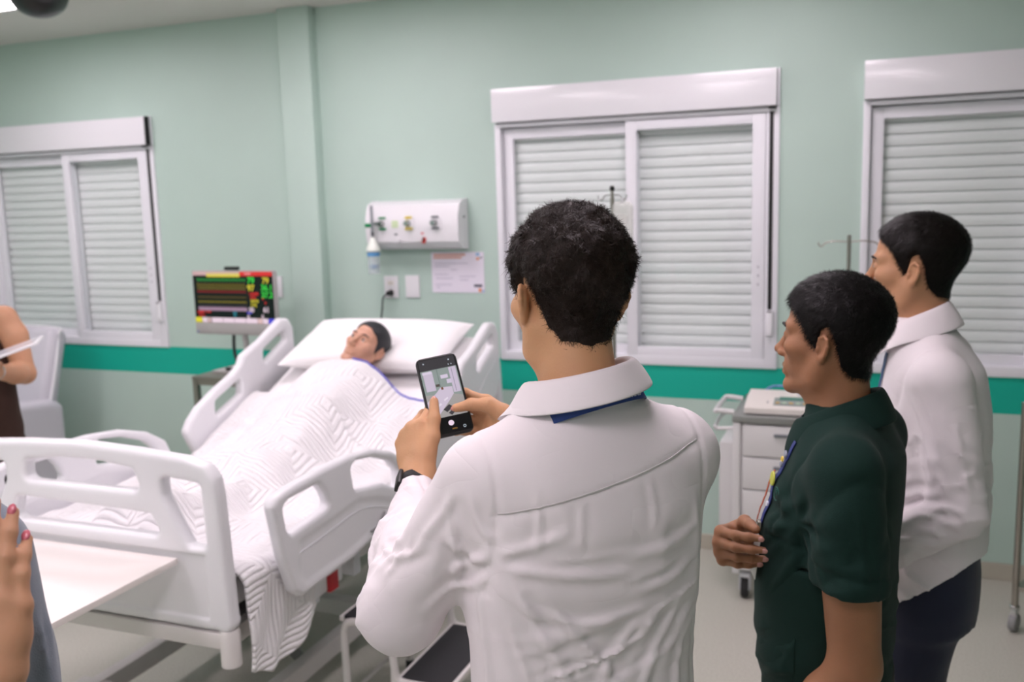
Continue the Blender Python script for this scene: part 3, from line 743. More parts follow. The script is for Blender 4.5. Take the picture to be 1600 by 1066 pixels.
def trace(v, amp, per, col, kind, w=.0011, u0=.05, u1=.67):
    pts = []; n = 220
    for i in range(n+1):
        u = u0+(u1-u0)*i/n; ph = (i/n*per) % 1
        if kind == 'ecg': y = 1. if .3 < ph < .42 else (-.35 if .42 <= ph < .52 else (.18 if .7 < ph < .85 else 0))
        elif kind == 'pleth': y = math.sin(min(1, ph*1.6)*PI)
        else: y = math.sin(ph*2*PI)
        pts.append((-SX+u*2*SX, SZ1-v*(SZ1-SZ0)+amp*y))
    mb = MB()
    for (x0, z0), (x1, z1) in zip(pts, pts[1:]):
        dx, dz = x1-x0, z1-z0; l = math.hypot(dx, dz) or 1; nx, nz = -dz/l*w, dx/l*w
        mb.quad((x0-nx, -.0066, z0-nz), (x1-nx, -.0066, z1-nz), (x1+nx, -.0066, z1+nz), (x0+nx, -.0066, z0+nz))
    mb.build('trace', emis('px_'+col, col, .85), scr, auto=0)
trace(.165, .011, 18, '#1f7a34', 'ecg', .0016); trace(.165, .006, 36, '#2a9a40', 'sin', .0012)
trace(.29, .016, 15, '#8a7a20', 'pleth', .0018); trace(.33, .006, 30, '#6e6420', 'sin', .002)
trace(.405, .009, 22, '#8c1822', 'pleth', .0026); trace(.5, .005, 40, '#5a4a20', 'sin', .0016)
trace(.6, .006, 28, '#8a7c1c', 'pleth', .0022); trace(.66, .004, 44, '#4a4048', 'sin', .001)
trace(.73, .010, 40, '#a889a0', 'sin', .0026)
def num(t, u, v, sz, col):
    text_mesh(t, sz, emis('px_'+col, col, .9), scr, (-SX+u*2*SX, -.0068, SZ1-v*(SZ1-SZ0)), (PI/2, 0, 0), 'readout', bold=True)
num('79', .735, .175, .045, '#38e048'); num('97', .73, .32, .045, '#e8d93c'); num('79', .915, .175, .042, '#e8d93c')
num('36.1', .925, .31, .042, '#38e048'); num('37.2', .925, .45, .042, '#38e048')
num('120/80', .76, .43, .022, '#e23030'); num('(93)', .75, .5, .022, '#e23030'); num('24/10', .765, .57, .022, '#e8d93c'); num('(14)', .755, .645, .022, '#e8d93c')
num('0', .87, .52, .018, '#e23030'); num('0', .9, .6, .018, '#e23030'); num('30', .72, .74, .034, '#f4dcea'); num('61', .905, .735, .038, '#f4dcea')
num('NIBP', .075, .8, .022, '#e23030'); num('18:13', .085, .865, .018, '#e23030'); num('PULSE', .17, .79, .014, '#e23030')
num('5.0', .51, .8, .018, '#3aa4b8'); num('4.1', .515, .86, .018, '#3aa4b8'); num('0', .68, .87, .026, '#f4dcea'); num('0', .855, .865, .026, '#f4dcea'); scrbox(.665, .72, .775, .815, '#3030c0')
# stand: post and foot
MB().tube([(.03, .03, -.168), (.042, .03, -.343)], .015, 14).build('post', M_MBOD, mo)
MB().box((.042, -.02, -.348), (.24, .2, .012), bev=.004).build('foot', M_MBOD, mo)
# ---- stainless side table below the monitor
st = empty('side_table', (-2.96, 3.94, 0), 0, 'stainless steel side table carrying the patient monitor', 'table')
M_INOXB = mat('brushed_steel', '#9a938b', .35, .9)
MB().bb(-.24, .24, -.22, .22, .852, .868, .003).build('top', M_INOXB, st)
for sx in (-1, 1):
    MB().bb(sx*.225-.012, sx*.225+.012, -.22, .22, .825, .852).build('apron', M_INOXB, st)
    for sy in (-1, 1): MB().bb(sx*.225-.014, sx*.225+.014, sy*.205-.014, sy*.205+.014, 0, .852, .003).build('leg', M_INOXB, st)
for sy in (-1, 1): MB().bb(-.21, .21, sy*.205-.012, sy*.205+.012, .825, .852).build('apron', M_INOXB, st)
MB().bb(-.22, .22, -.2, .2, .25, .262, .003).build('shelf', M_INOXB, st)
cb = MB().tube(spline([(-3.07, 3.86, .8785), (-3.03, 3.83, .879), (-2.99, 3.85, .883), (-2.96, 3.9, .8785), (-2.99, 3.95, .8785), (-3.05, 3.94, .880), (-3.10, 3.90, .8785), (-3.08, 3.85, .889), (-3.02, 3.835, .892), (-2.97, 3.87, .895), (-2.98, 3.92, .892), (-3.05, 3.92, .893), (-3.14, 3.995, .95), (-3.14, 4.0, 1.06)], 8), .0085, 8).build('monitor_cable', M_RUB, None)
tag(cb, 'black cable coiled on the steel table below the monitor', 'cable')

# ---- drawer cart with an ECG unit
M_CART = mat('cart_white', '#d9d9d8', .4); M_CTOP = mat('cart_top_grey', '#8f928e', .35, .35)
ct = empty('drawer_cart', (-.3, 4.02, 0), 0, 'white hospital cart with grey top, drawers and an IV pole', 'cart')
MB().bb(-.212, .205, -.205, .2, .13, .765, .004).build('body', M_CART, ct)
MB().bb(-.222, .215, -.225, .225, .77, .800, .006).build('top', M_CTOP, ct)
for sx in (-1, 1): MB().bb(sx*.2-.015-.004, sx*.2+.015-.004, -.222, -.204, .12, .769, .003).build('corner_post', M_CART, ct)
for z0, z1 in ((.632, .762), (.492, .626), (.350, .486), (.14, .344)):
    d = MB().bb(-.178, .176, -.222, -.206, z0, z1, .004).build('drawer', M_CART, ct)
    MB().box((.0, -.227, z1-.036), (.11, .012, .013), bev=.004).build('handle', M_GRAYV, d)
MB().tube(spline([(-.222, -.16, .80), (-.285, -.16, .805), (-.30, -.14, .80), (-.30, .1, .80), (-.285, .12, .805), (-.222, .12, .80)], 5), .011, 10).build('push_handle', M_CART, ct)
MB().tube(spline([(-.222, -.17, .735), (-.285, -.17, .73), (-.30, -.15, .735), (-.30, .1, .735), (-.222, .12, .735)], 5), .008, 10).build('push_handle', M_CART, ct)
MB().bb(-.29, -.224, -.12, .12, .2, .66, .01).build('side_bin', M_CART, ct)
for sx in (-1, 1):
    for sy in (-1, 1): caster(ct, sx*.17, sy*.17, .045)
MB().tube([(.205, .19, .4), (.205, .19, 1.515)], .008, 12).build('iv_pole', M_INOX, ct)
for s1, L_ in ((-1, .115), (1, .125)):
    MB().tube(spline([(.205, .19, 1.487), (.205+s1*.06, .19, 1.49), (.205+s1*(L_-.02), .19, 1.482), (.205+s1*(L_-.005), .19, 1.468), (.205+s1*(L_+.006), .19, 1.474), (.205+s1*(L_+.01), .19, 1.486)], 6), .003, 8).build('hook', M_INOX, ct)
eg = empty('ecg_unit', (-.35, 3.93, .8), 0, 'off-white ECG unit with a small keypad on the drawer cart', 'medical device')
MB().prism([(-.1, .006), (.13, .006), (.13, .062), (.02, .056), (-.085, .034), (-.1, .028)], -.128, .15, 'yz').build('body', M_WPL2, eg, auto=30)
for x in (-.1, .12):
    for y in (-.07, .1): MB().bb(x-.012, x+.012, y-.012, y+.012, 0.0005, .007).build('foot', M_RUB, eg)
sl = math.atan2(.022, .105)
MB().box((.055, -.033, .0465), (.14, .075, .002), rx=sl).build('keypad', mat('keypad_grey', '#8d9a96', .5), eg)
MB().box((.055, -.005, .0535), (.1, .03, .003), rx=sl).build('display', mat('lcd_green', '#3c7a6a', .3), eg)
for i in range(5): MB().box((.0+.027*i, -.05, .0445), (.016, .012, .003), rx=sl).build('key', mat(('key_a', 'key_b')[i % 2], ('#c9a35c', '#b9d6b6')[i % 2], .5), eg)
MB().box((-.04, -.04, .0435), (.004, .02, .002), rx=sl).build('slot', M_GRAYV, eg)
MB().box((.1, .07, .075), (.06, .07, .032), bev=.006).build('paper_roll_cover', M_WPL, eg)
lead = MB().tube(spline([(-.46, 4.08, .806), (-.44, 4.12, .83), (-.40, 4.10, .865), (-.37, 4.12, .868), (-.33, 4.1, .871), (-.30, 4.12, .866), (-.27, 4.09, .874), (-.24, 4.11, .868), (-.22, 4.14, .83), (-.2, 4.16, .807)], 6), .005, 7).build('lead_cable', mat('cable_blue', '#7f9fd6', .5), None)
tag(lead, 'pale blue lead cable looped behind the ECG unit', 'cable')

# ---- IV stand with a hanging bag, between bed and window
iv = empty('iv_stand', (-1.005, 3.75, 0), 0, 'stainless IV stand with a black tip standing before the middle window', 'IV stand')
MB().tube([(0, 0, .12), (0, 0, 1.70)], .009, 14).build('pole', M_INOX, iv)
MB().tube([(0, 0, 1.70), (0, 0, 1.728)], .0065, 12).build('upper_pole', M_INOX, iv)
MB().lathe([(.008, 1.728), (.010, 1.731), (.010, 1.744), (.006, 1.747)], n=14).build('tip', M_BLACK, iv)
for sx in (1, -1): MB().tube(spline([(0, 0, 1.71), (sx*.03, 0, 1.708), (sx*.045, 0, 1.69), (sx*.058, 0, 1.697), (sx*.06, 0, 1.71)], 6), .0028, 8).build('hook', M_CHROME, iv)
for k in range(5):
    a = 2*PI*k/5+.3; MB().tube([(0, 0, .13), (.27*math.cos(a), .27*math.sin(a), .075)], .011, 8).build('leg', M_INOX, iv); 
    MB().lathe([(.015, -.01), (.03, -.01), (.03, .01), (.015, .01)], (.27*math.cos(a), .27*math.sin(a), .03), 14, 'x').build('wheel', M_RUB, iv)
bg = empty('iv_bag', (-.962, 3.75, 1.695), 0, 'clear IV bag hanging on the stand behind the man with the phone', 'IV bag')
v, f = panel([(-.042, -.19), (.042, -.19), (.045, -.03), (.03, -.012), (-.03, -.012), (-.045, -.03)], [[(-.007, -.017), (.007, -.017), (.007, -.022), (-.007, -.022)]], .022, .01, h=.004, rc=.012, rh=.001)
arr_obj('bag', np.stack([v[:, 0], v[:, 2], v[:, 1]], 1), f[:, ::-1], mat('bag_plastic', '#dfe3dd', .2, alpha=.55), bg)
MB().box((0, -.0125, -.09), (.04, .001, .05)).build('label', mat('bag_label', '#cfd2cd', .5), bg)
MB().tube([(0, 0, .002), (0, 0, -.02)], .004, 8).build('hanger_loop', M_WPL, bg)
MB().tube([(.0, 0, -.19), (.0, 0, -.24)], .005, 8).build('port', M_WPL, bg)

# ---- stainless trolley at the right edge
_a = math.radians(-25); tr = empty('instrument_trolley', (.545+.285*math.cos(_a)-.145*math.sin(_a), 3.838+.285*math.sin(_a)+.145*math.cos(_a), 0), _a, 'stainless steel trolley leg and shelf at the right edge of the view', 'trolley')
for sx in (-1, 1):
    for sy in (-1, 1):
        MB().tube([(sx*.285, sy*.145, .1), (sx*.285, sy*.145, .9)], .0125, 14).build('leg', M_INOX, tr)
        MB().lathe([(.013, .088), (.018, .09), (.018, .102), (.013, .105)], (sx*.285, sy*.145, 0), 16).build('collar', M_CHROME, tr)
        o = MB().box((sx*.285, sy*.145, .07), (.022, .03, .038), bev=.003).build('caster_fork', M_CHROME, tr)
        MB().lathe([(.015, -.013), (.034, -.013), (.036, -.008), (.036, .008), (.034, .013), (.015, .013)], (sx*.285, sy*.145, .036), 20, 'x').build('wheel', M_GREYP, o)
for z in (.165, .87): MB().bb(-.285, .285, -.15, .15, z, z+.02, .004).build('shelf', M_INOX, tr)

# ---- two-step stool
M_TREAD = mat('tread_rubber', '#2a2a2d', .75, bump=.3, bscale=500)
so = empty('step_stool', (-1.38, 2.64, 0), 0, 'white tubular two-step stool with black treads beside the bed', 'step stool')
MB().bb(-.185, -.015, -.2, .2, .372, .384, .003).build('tread', M_TREAD, so)
MB().bb(.015, .185, -.2, .2, .192, .204, .003).build('tread', M_TREAD, so)
for sy in (-1, 1):
    y = sy*.212
    MB().tube(spline([(-.175, y, .015), (-.178, y, .30), (-.172, y, .35), (-.15, y, .372), (-.05, y, .373), (-.02, y, .36), (-.008, y, .33), (-.002, y, .25), (.008, y, .205), (.04, y, .193), (.15, y, .193), (.18, y, .18), (.19, y, .14), (.192, y, .015)], 5), .0125, 10).build('side_frame', M_STEELW, so)
    MB().tube([(-.002, y, .26), (-.002, y, .015)], .0115, 10).build('leg', M_STEELW, so)
    for x in (-.175, -.002, .192): MB().lathe([(.015, 0.001), (.015, .03), (.0135, .032)], (x, y, 0), 14).build('foot_cap', M_RUB, so)
for x, z in ((-.19, .376), (-.008, .376), (.01, .196), (.19, .196)): MB().bb(x-.008, x+.008, -.205, .205, z-.012, z+.006, .003).build('tread_rail', M_STEELW, so)
for x, z in ((-.177, .11), (.192, .08)): MB().tube([(x, -.21, z), (x, .21, z)], .007, 8).build('brace', M_STEELW, so)

# ---- reclining armchair at the far left
M_VIN = mat('grey_vinyl', '#c9c8d0', .45, bump=.1, bscale=90); M_VIN2 = mat('piping_white', '#e6e6ea', .4)
ac = empty('recliner_chair', (-4.72, 3.72, 0), 0, 'pale grey vinyl recliner armchair under the left window', 'armchair')
MB().box((0, -.05, .43), (.54, .56, .14), bev=.04).build('seat', M_VIN, ac, smooth=True)
b_ = MB().box((0, .28, .74), (.56, .12, .62), rx=math.radians(-16), bev=.045).build('backrest', M_VIN, ac, smooth=True)
MB().tube(spline([(.285, .18, .46), (.285, .29, .8), (.272, .345, .99), (.24, .365, 1.04), (-.24, .365, 1.04), (-.272, .345, .99), (-.285, .29, .8), (-.285, .18, .46)], 5), .009, 8).build('piping', M_VIN2, b_)
for sx in (-1, 1):
    v, f = panel([(-.32, .12), (.24, .12), (.24, .62), (.16, .66), (-.22, .70), (-.3, .66), (-.32, .55)], [], .11, .045, h=.012, rc=.05)
    arr_obj('armrest', np.stack([v[:, 2]+sx*.34, v[:, 0], v[:, 1]], 1), f, M_VIN, ac)
for sx in (-1, 1):
    for y in (-.27, .22): MB().tube([(sx*.3, y, 0), (sx*.3, y, .36)], .016, 10).build('leg', M_CHROME, ac)

# ================================================================== people: shared builders
def rotm(rx=0, ry=0, rz=0): return np.array((Matrix.Rotation(rz, 3, 'Z') @ Matrix.Rotation(rx, 3, 'X') @ Matrix.Rotation(ry, 3, 'Y')))
def sst(x, a, b): t = np.clip((x-a)/(b-a), 0, 1); return t*t*(3-2*t)
def head_field(h=.003, ears=True, neck=(0, -.042, -.2), neck_r=.056, face=1., jaw=1., closed=False):
    F = SDF((-.1, -.14, -.22), (.1, .145, .14), h)
    F.ell((0, -.008, .042), (.076, .098, .083), 0)
    F.ell((0, .034, -.036), (.0585*jaw, .057, .076), .03)
    for s in (-1, 1):
        F.chain([(s*.057*jaw, .0, -.04), (s*.05*jaw, .018, -.074), (s*.012, .078, -.097)], [.017, .016, .015], .028)
        F.ell((s*.049, .055, -.012), (.02, .026, .018), .024)
        F.cone((s*.05, .068, .028), (s*.012, .088, .024), .009, .010, .016)
    F.ell((0, .081, -.097), (.019, .014, .015), .018)
    F.ell((0, .082, -.055), (.026, .014, .022), .018)
    for s in (-1, 1):
        F.ell((s*.032, .099, .009), (.017, .014, .010), .014, 'cut')
        F.ell((s*.032, .0785, .008), (.0145, .0135, .0115), .004)
    F.cone((0, .088, .02), (0, .108, -.022), .0065, .0095, .012)
    F.ell((0, .113, -.028), (.0105, .0115, .0095), .008)
    for s in (-1, 1):
        F.ell((s*.0135, .101, -.033), (.0075, .011, .0075), .006)
        F.ell((s*.0065, .107, -.0415), (.0042, .006, .004), .002, 'cut')
        F.cone((s*.021, .0895, -.0625), (0, .0985, -.0595), .004, .0055, .006)
        F.cone((s*.019, .0885, -.0715), (0, .0975, -.0725), .005, .0062, .006)
    for s in (-1, 1):
        F.cone((s*.023, .092, -.0662), (0, .1055, -.066), .0012, .0016, .002, 'cut')
        if not closed: F.cone((s*.0225, .0915, .0075), (s*.042, .0885, .0075), .0022, .002, .002, 'cut'); F.cone((s*.027, .0925, .0078), (s*.037, .0915, .0078), .0036, .0034, .002, 'cut')
        else: F.cone((s*.022, .0915, .004), (s*.043, .088, .003), .0016, .0016, .002, 'cut')
    skull = SDF((-.1, -.14, -.22), (.1, .145, .14), h); skull.d = F.d.copy()
    n = np.array(neck, float)
    F.cone((0, -.014, -.045), n, neck_r*.97, neck_r*1.06, .03)
    F.cone((0, .034, -.07), (0, n[1]*.35+.0, -.15), .03, .04, .035)
    skull.cone((0, -.014, -.045), n, neck_r*.97, neck_r*1.06, .03)
    skull.cone((0, .034, -.07), (0, n[1]*.35+.0, -.15), .03, .04, .035)
    if ears:
        for s in (-1, 1):
            R = rotm(math.radians(10), 0, s*math.radians(24))
            def E(a, b, c=0.): return np.array((s*.0735, -.010, -.004))+R @ np.array((s*c, a*.92, b*.84))
            F.ell(E(0, 0, .004), (.006, .0150, .0255), .006, rot=R)
            rim = [E(.010, -.012, .006), E(.012, .004, .007), E(.009, .021, .008), E(-.002, .030, .009), E(-.013, .025, .010), E(-.018, .010, .010), E(-.015, -.008, .009), E(-.008, -.022, .008)]
            F.chain(rim, [.003, .0032, .0034, .0036, .0038, .0038, .0034, .004], .003)
            F.ell(E(-.002, -.026, .006), (.0055, .0085, .010), .005, rot=R)
            F.ell(E(.003, -.004, .012), (.0065, .008, .0125), .003, 'cut', rot=R)
            F.ell(E(-.004, .012, .012), (.004, .0075, .010), .003, 'cut', rot=R)
            F.ell(E(.0095, -.007, .009), (.003, .004, .006), .003, rot=R)
    return F, skull
def hair_shell(skull, T, line, fade=.02, noise=(.0, 60), noise2=(.0, 150), seed=1):
    """hair as an offset of the skull; line: (azimuth deg, height) pairs; T(az, z) thickness"""
    H = SDF((0, 0, 0), (.01, .01, .01), .01); H.h = skull.h; H.ax = skull.ax
    X, Y, Z = skull.grid(); az = np.degrees(np.arctan2(np.abs(X), Y+.005)); az = np.broadcast_to(az, skull.d.shape); Zb = np.broadcast_to(Z, skull.d.shape)
    L = np.array(line, float); zh = np.interp(az, L[:, 0], L[:, 1])
    m = sst(Zb-zh, -.002, fade)
    X, Y = np.broadcast_to(X, skull.d.shape), np.broadcast_to(Y, skull.d.shape)
    t = T(az, Zb)*m
    if noise[0]: t = t+m**3*noise[0]*vnoise(X*noise[1], Y*noise[1], Zb*noise[1], seed)
    if noise2[0]: t = t+m**3*noise2[0]*vnoise(X*noise2[1], Y*noise2[1], Zb*noise2[1], seed+1)
    t = np.maximum(t, .0024*m)
    H.d = (skull.d-t+.005*(1-m)).astype(np.float32); H.mask = m
    return H
def strands(v, n, H, length, seg, curl, width, flow, seed=0, lift=.3):
    """thin ribbons rooted on the hair shell -> verts, quads"""
    rg = np.random.default_rng(seed)
    g = [np.clip(((v[:, i]-H.ax[i][0])/H.h).astype(int), 0, H.d.shape[i]-1) for i in range(3)]; w = H.mask[g[0], g[1], g[2]]
    idx = np.where(rg.uniform(0, 1, len(v)) < w)[0]; idx = idx[w[idx] > .04]
    k = rg.choice(idx, n); p = v[k]+rg.normal(0, .001, (n, 3))
    e = .002; grad = np.stack([H.at(p+np.eye(3)[i]*e)-H.at(p-np.eye(3)[i]*e) for i in range(3)], 1); N = grad/np.maximum(np.linalg.norm(grad, axis=1, keepdims=True), 1e-9)
    d = flow(p)+rg.normal(0, curl, (n, 3)); d -= N*(d*N).sum(1, keepdims=True); d /= np.maximum(np.linalg.norm(d, axis=1, keepdims=True), 1e-9)
    B = np.cross(N, d); L = length*rg.uniform(.6, 1.2, (n, 1)); turn = rg.normal(0, curl*.9, (n, 1))
    P = [p-N*.0012]; cur = p.copy(); dirv = d.copy()
    for s in range(seg):
        up = lift*(1-s/seg*1.2); step = dirv+N*up; step /= np.linalg.norm(step, axis=1, keepdims=True)
        cur = cur+step*L/seg; P.append(cur.copy()); dirv = dirv+B*turn*(1.6/seg); dirv /= np.linalg.norm(dirv, axis=1, keepdims=True); B = np.cross(N, dirv)
    P = np.stack(P, 1); W = np.linspace(1, .25, seg+1)[None, :, None]*width/2; S = np.cross(N, d)[:, None, :]*W
    V = np.stack([P-S, P+S], 2).reshape(n, -1, 3); q = []
    for s in range(seg): q.append([2*s, 2*s+1, 2*s+3, 2*s+2])
    F = (np.array(q)[None]+(np.arange(n)*2*(seg+1))[:, None, None]).reshape(-1, 4)
    return V.reshape(-1, 3), F
LINE_SHORT = [(0, .072), (18, .07), (30, .058), (44, .05), (58, .030), (66, .0), (76, -.022), (82, -.012), (88, .024), (100, .032), (110, .0), (120, -.05), (140, -.072), (180, -.080)]
def skin(name, col, rough=.52): return mat(name, col, rough, var=.07, vscale=28, bump=.12, bscale=260, sss=.12, spec=.4)
def place(v, R, o): return v @ np.asarray(R).T+np.asarray(o)
def head_parts(person, R, o, skinmat, hairmat, hair, head_kw={}, brow=True, eye_col='#2a1a12', strand=None, iris=True, closed=False):
    """adds hair, brows and eyes as children of person; returns the head's verts and faces"""
    F, skull = head_field(closed=closed, **head_kw); v, f = F.mesh(1)
    H = hair_shell(skull, **hair); hv, hf = H.mesh(1)
    parts = [(hv, hf)]
    if strand: parts.append(strands(hv, H=H, **strand))
    hv, hf = join_vf(parts); arr_obj('hair', place(hv, R, o), hf, hairmat, person)
    if brow:
        b = SDF((-.065, .05, .0), (.065, .12, .05), .0022)
        for s in (-1, 1):
            b.d[:] = .5; b.chain([(s*.014, .0960, .0255), (s*.03, .0938, .0305), (s*.05, .0815, .0275)], [.0026, .0032, .0018], .001)
            bv, bf = b.mesh(1); arr_obj('eyebrow', place(bv, R, o), bf, hairmat, person)
    if not closed:
        for s in (-1, 1):
            c = place(np.array([[s*.032, .0780, .0078]]), R, o)[0]
            e = MB(); e.lathe([(.0001, .0122)]+[(.0122*math.sin(a), .0122*math.cos(a)) for a in np.linspace(.15, PI-.1, 12)], n=18)
            eo = e.build('eye', mat('eye_white', '#d8d2cc', .2), person, tuple(c), None, smooth=True)
            fw = Vector(np.asarray(R) @ np.array([0, 1., 0])); up = Vector((0, 0, 1)).rotation_difference(fw); eo.rotation_mode = 'QUATERNION'; eo.rotation_quaternion = up
            MB().lathe([(.0001, .0127), (.003, .0126), (.0056, .0115)], n=16, close=False).build('iris', mat('iris_dark', eye_col, .15), eo, smooth=True)
    return place(v, R, o), f
# ---- hands
FL = [(.043, .026, .021), (.047, .029, .022), (.044, .027, .022), (.034, .021, .019)]
FR = [(.0096, .0088, .0080, .0066), (.0098, .009, .0082, .0068), (.0094, .0086, .0078, .0064), (.0084, .0076, .0070, .0058)]
def hand_field(F, side, wrist, fdir, pdir, flex, spread=(6, 1, -4, -10), thumb=None, thumb_abs=None, scale=1., fore=None, fr=.03, fr0=.026):
    """side +1 right / -1 left; fdir finger direction, pdir palm-side normal; flex: 4 x (mcp, pip, dip) degrees towards the palm.
    thumb: list of points in hand axes (across towards thumb, along, palmwards)"""
    y = np.array(fdir, float); y /= np.linalg.norm(y); p = np.array(pdir, float); p -= y*(p @ y); p /= np.linalg.norm(p)
    t = np.cross(y, p)*side      # towards the thumb
    t = -t if False else t
    w = np.array(wrist, float)
    def H(a, b, c): return w+scale*(t*a+y*b+p*c)
    MC = [(.027, .088, -.002), (.006, .092, -.004), (-.014, .087, -.003), (-.031, .078, 0)]
    for (a, b, c), r in zip(MC, (.0125, .0125, .012, .011)): F.cone(H(a*.62, .01, 0), H(a, b, c), .017*scale, r*scale, .014)
    F.cone(H(.012, .04, .004), H(-.018, .045, .004), .017*scale, .016*scale, .016)
    tips = []
    for i in range(4):
        a0, s0 = H(*MC[i]), math.radians(spread[i]); cur = a0; ang = 0; d0 = y*math.cos(s0)+t*math.sin(s0); pts = [cur]
        for j in range(3):
            ang += math.radians(flex[i][j]); d = d0*math.cos(ang)+p*math.sin(ang); cur = cur+d*FL[i][j]*scale; pts.append(cur)
        F.chain(pts, [r*scale for r in FR[i]], .006); tips.append((pts, d))
    if thumb is None: thumb = [(.026, .022, .010), (.046, .050, .022), (.054, .078, .028), (.056, .103, .026)]
    tp = [H(*q) for q in thumb] if thumb_abs is None else [np.array(q, float) for q in thumb_abs]; F.chain(tp, [.017*scale, .0125*scale, .0105*scale, .0082*scale], .014); tips.append((tp, tp[-1]-tp[-2]))
    F.cone(H(0, -.006, 0), H(0, .014, 0), fr0*scale, .024*scale, .014, flat=(p, 1.35))
    if fore is not None: F.cone(fore, w, fr, fr0*scale, .02)
    return tips
def nails(person, tips, p_dirs, m, r=.0055):
    mb = []
    for (pts, d), n in zip(tips, p_dirs):
        a = np.array(pts[-1]); d = np.array(d)/np.linalg.norm(d); n = np.array(n, float); n -= d*(n @ d); n /= np.linalg.norm(n)
        c = a-n*.0045+d*.0015; t = np.cross(d, n); g = SDF(c-.012, c+.012, .0016); R = np.stack([t, d, n], 1); g.ell(c, (r*.92, r*1.25, .0026), 0, rot=R); v, f = g.mesh(1)
        if len(v): arr_obj('fingernail', v, f, m, person)
# ---- garments
def fold(X, Y, Z, amp, fx, fy, fz, seed, sharp=True):
    n = vnoise(X*fx[0]+Y*fx[1]+Z*fx[2], X*fy[0]+Y*fy[1]+Z*fy[2], X*fz[0]+Y*fz[1]+Z*fz[2], seed)
    return amp*(1-2*np.abs(n)**.75) if sharp else amp*n
def crease(X, Y, Z, amp, fx, fy, fz, seed, w=.13, q=2.3):
    """narrow ridges running along the low-frequency direction, in patches"""
    n = vnoise(q*(X*fx[0]+Y*fx[1]+Z*fx[2]), q*(X*fy[0]+Y*fy[1]+Z*fy[2]), q*(X*fz[0]+Y*fz[1]+Z*fz[2]), seed)
    m = sst(vnoise(X*7+.3, Y*7, Z*7, seed+100), -.45, .25)
    return -amp*m*(np.exp(-(n/(1.5*w))**2)-.35)
def surf_y(F, x, z, sign, y0=0.):
    """outermost surface position along y at (x, z)"""
    ys = np.linspace(y0, y0+sign*.3, 240); p = np.stack([np.full(240, x), ys, np.full(240, z)], 1); d = F.at(p); k = np.where(d < 0)[0]
    return ys[k[-1]] if len(k) else y0
def ribbon(path, width, normals, m, name, parent, thick=.0012):
    P = np.array(path, float); N = np.array(normals, float); T = np.gradient(P, axis=0); T /= np.linalg.norm(T, axis=1, keepdims=True)
    N -= T*(N*T).sum(1, keepdims=True); N /= np.linalg.norm(N, axis=1, keepdims=True); S = np.cross(T, N)*width/2
    A = np.stack([P-S+N*thick/2, P+S+N*thick/2, P+S-N*thick/2, P-S-N*thick/2, P-S+N*thick/2], 1)
    return grid_mesh(name, A, m, parent)
def collar(person, c, rx, ry, zb, zf, h, fall, m, name='collar', open_deg=150, spreadp=.03, flare=.016, lean=.0, thick=.0022, tip_out=.0, tilt=0.):
    """shirt collar: inner stand, roll and fall; theta 0 at the nape; zb / zf base height at back / front"""
    n = 61; th = np.radians(np.linspace(-open_deg, open_deg, n)); P = np.zeros((n, 8, 3))
    for i, t in enumerate(th):
        k = (1-math.cos(t))/2; z0 = zb*(1-k)+zf*k; r = np.array([math.sin(t)*rx, -math.cos(t)*ry]); u = r/np.linalg.norm(r)
        e = max(0, abs(math.degrees(t))-95)/(open_deg-95); hh = h*(1-.25*e); fl = fall+spreadp*e**1.5
        prof = [(.004, -.012), (.0, hh*.5), (-.001, hh*.92), (.003, hh*1.03), (.008, hh*.98), (.012+flare*.3, hh-fl*.35), (.012+flare*.7, hh-fl*.7), (.012+flare+tip_out*e, hh-fl)]
        for j, (a, b) in enumerate(prof): P[i, j] = (c[0]+r[0]+u[0]*a, c[1]+r[1]+u[1]*a+lean*k, z0+b+tilt*(r[0]+u[0]*a))
    o = grid_mesh(name, P, m, person); md = o.modifiers.new('t', 'SOLIDIFY'); md.thickness = thick; md.offset = 0
    sb = o.modifiers.new('s', 'SUBSURF'); sb.levels = 1; sb.render_levels = 1
    return o, P
M_PANT = mat('navy_trousers', '#141a33', .8, bump=.15, bscale=300, sheen=.15)
M_PANTB = mat('black_trousers', '#121214', .8, bump=.15, bscale=300)
M_SHOE = mat('black_leather', '#141312', .35)
def trousers(person, m, z0, rows, legs, h=.012, shoes=True, cut=None, name='trousers'):
    """rows: waist/hip loft sections; legs: per leg (hip, knee, ankle) with radii"""
    F = SDF((-.3, -.3, .02), (.3, .35, z0+.06), h)
    F.loft(rows, 0, 2.3)
    for (pts, rs) in legs: F.chain(pts, rs, .05)
    X, Y, Z = F.grid(); F.d = (F.d+fold(X, Y, Z, .003, (4, 0, 2), (0, 4, 3), (0, 0, 12), 5)).astype(np.float32)
    if cut is not None: F.d = np.maximum(F.d, cut(X, Y, Z)).astype(np.float32)
    v, f = F.mesh(1); arr_obj(name, v, f, m, person)
    if shoes:
        for (pts, rs) in legs:
            a = pts[-1]; G = SDF((a[0]-.08, a[1]-.13, -.01), (a[0]+.08, a[1]+.25, .14), .006)
            G.cone((a[0], a[1]-.03, .05), (a[0], a[1]+.03, .07), .04, .04, .03); G.cone((a[0], a[1]+.02, .04), (a[0], a[1]+.15, .03), .042, .036, .03); G.ell((a[0], a[1]-.03, .04), (.036, .045, .045), .02)
            x, y, z = G.grid(); G.d = np.maximum(G.d, -(z+0*x+0*y)+.001).astype(np.float32)
            v, f = G.mesh(1); arr_obj('shoe', v, f, M_SHOE, person)

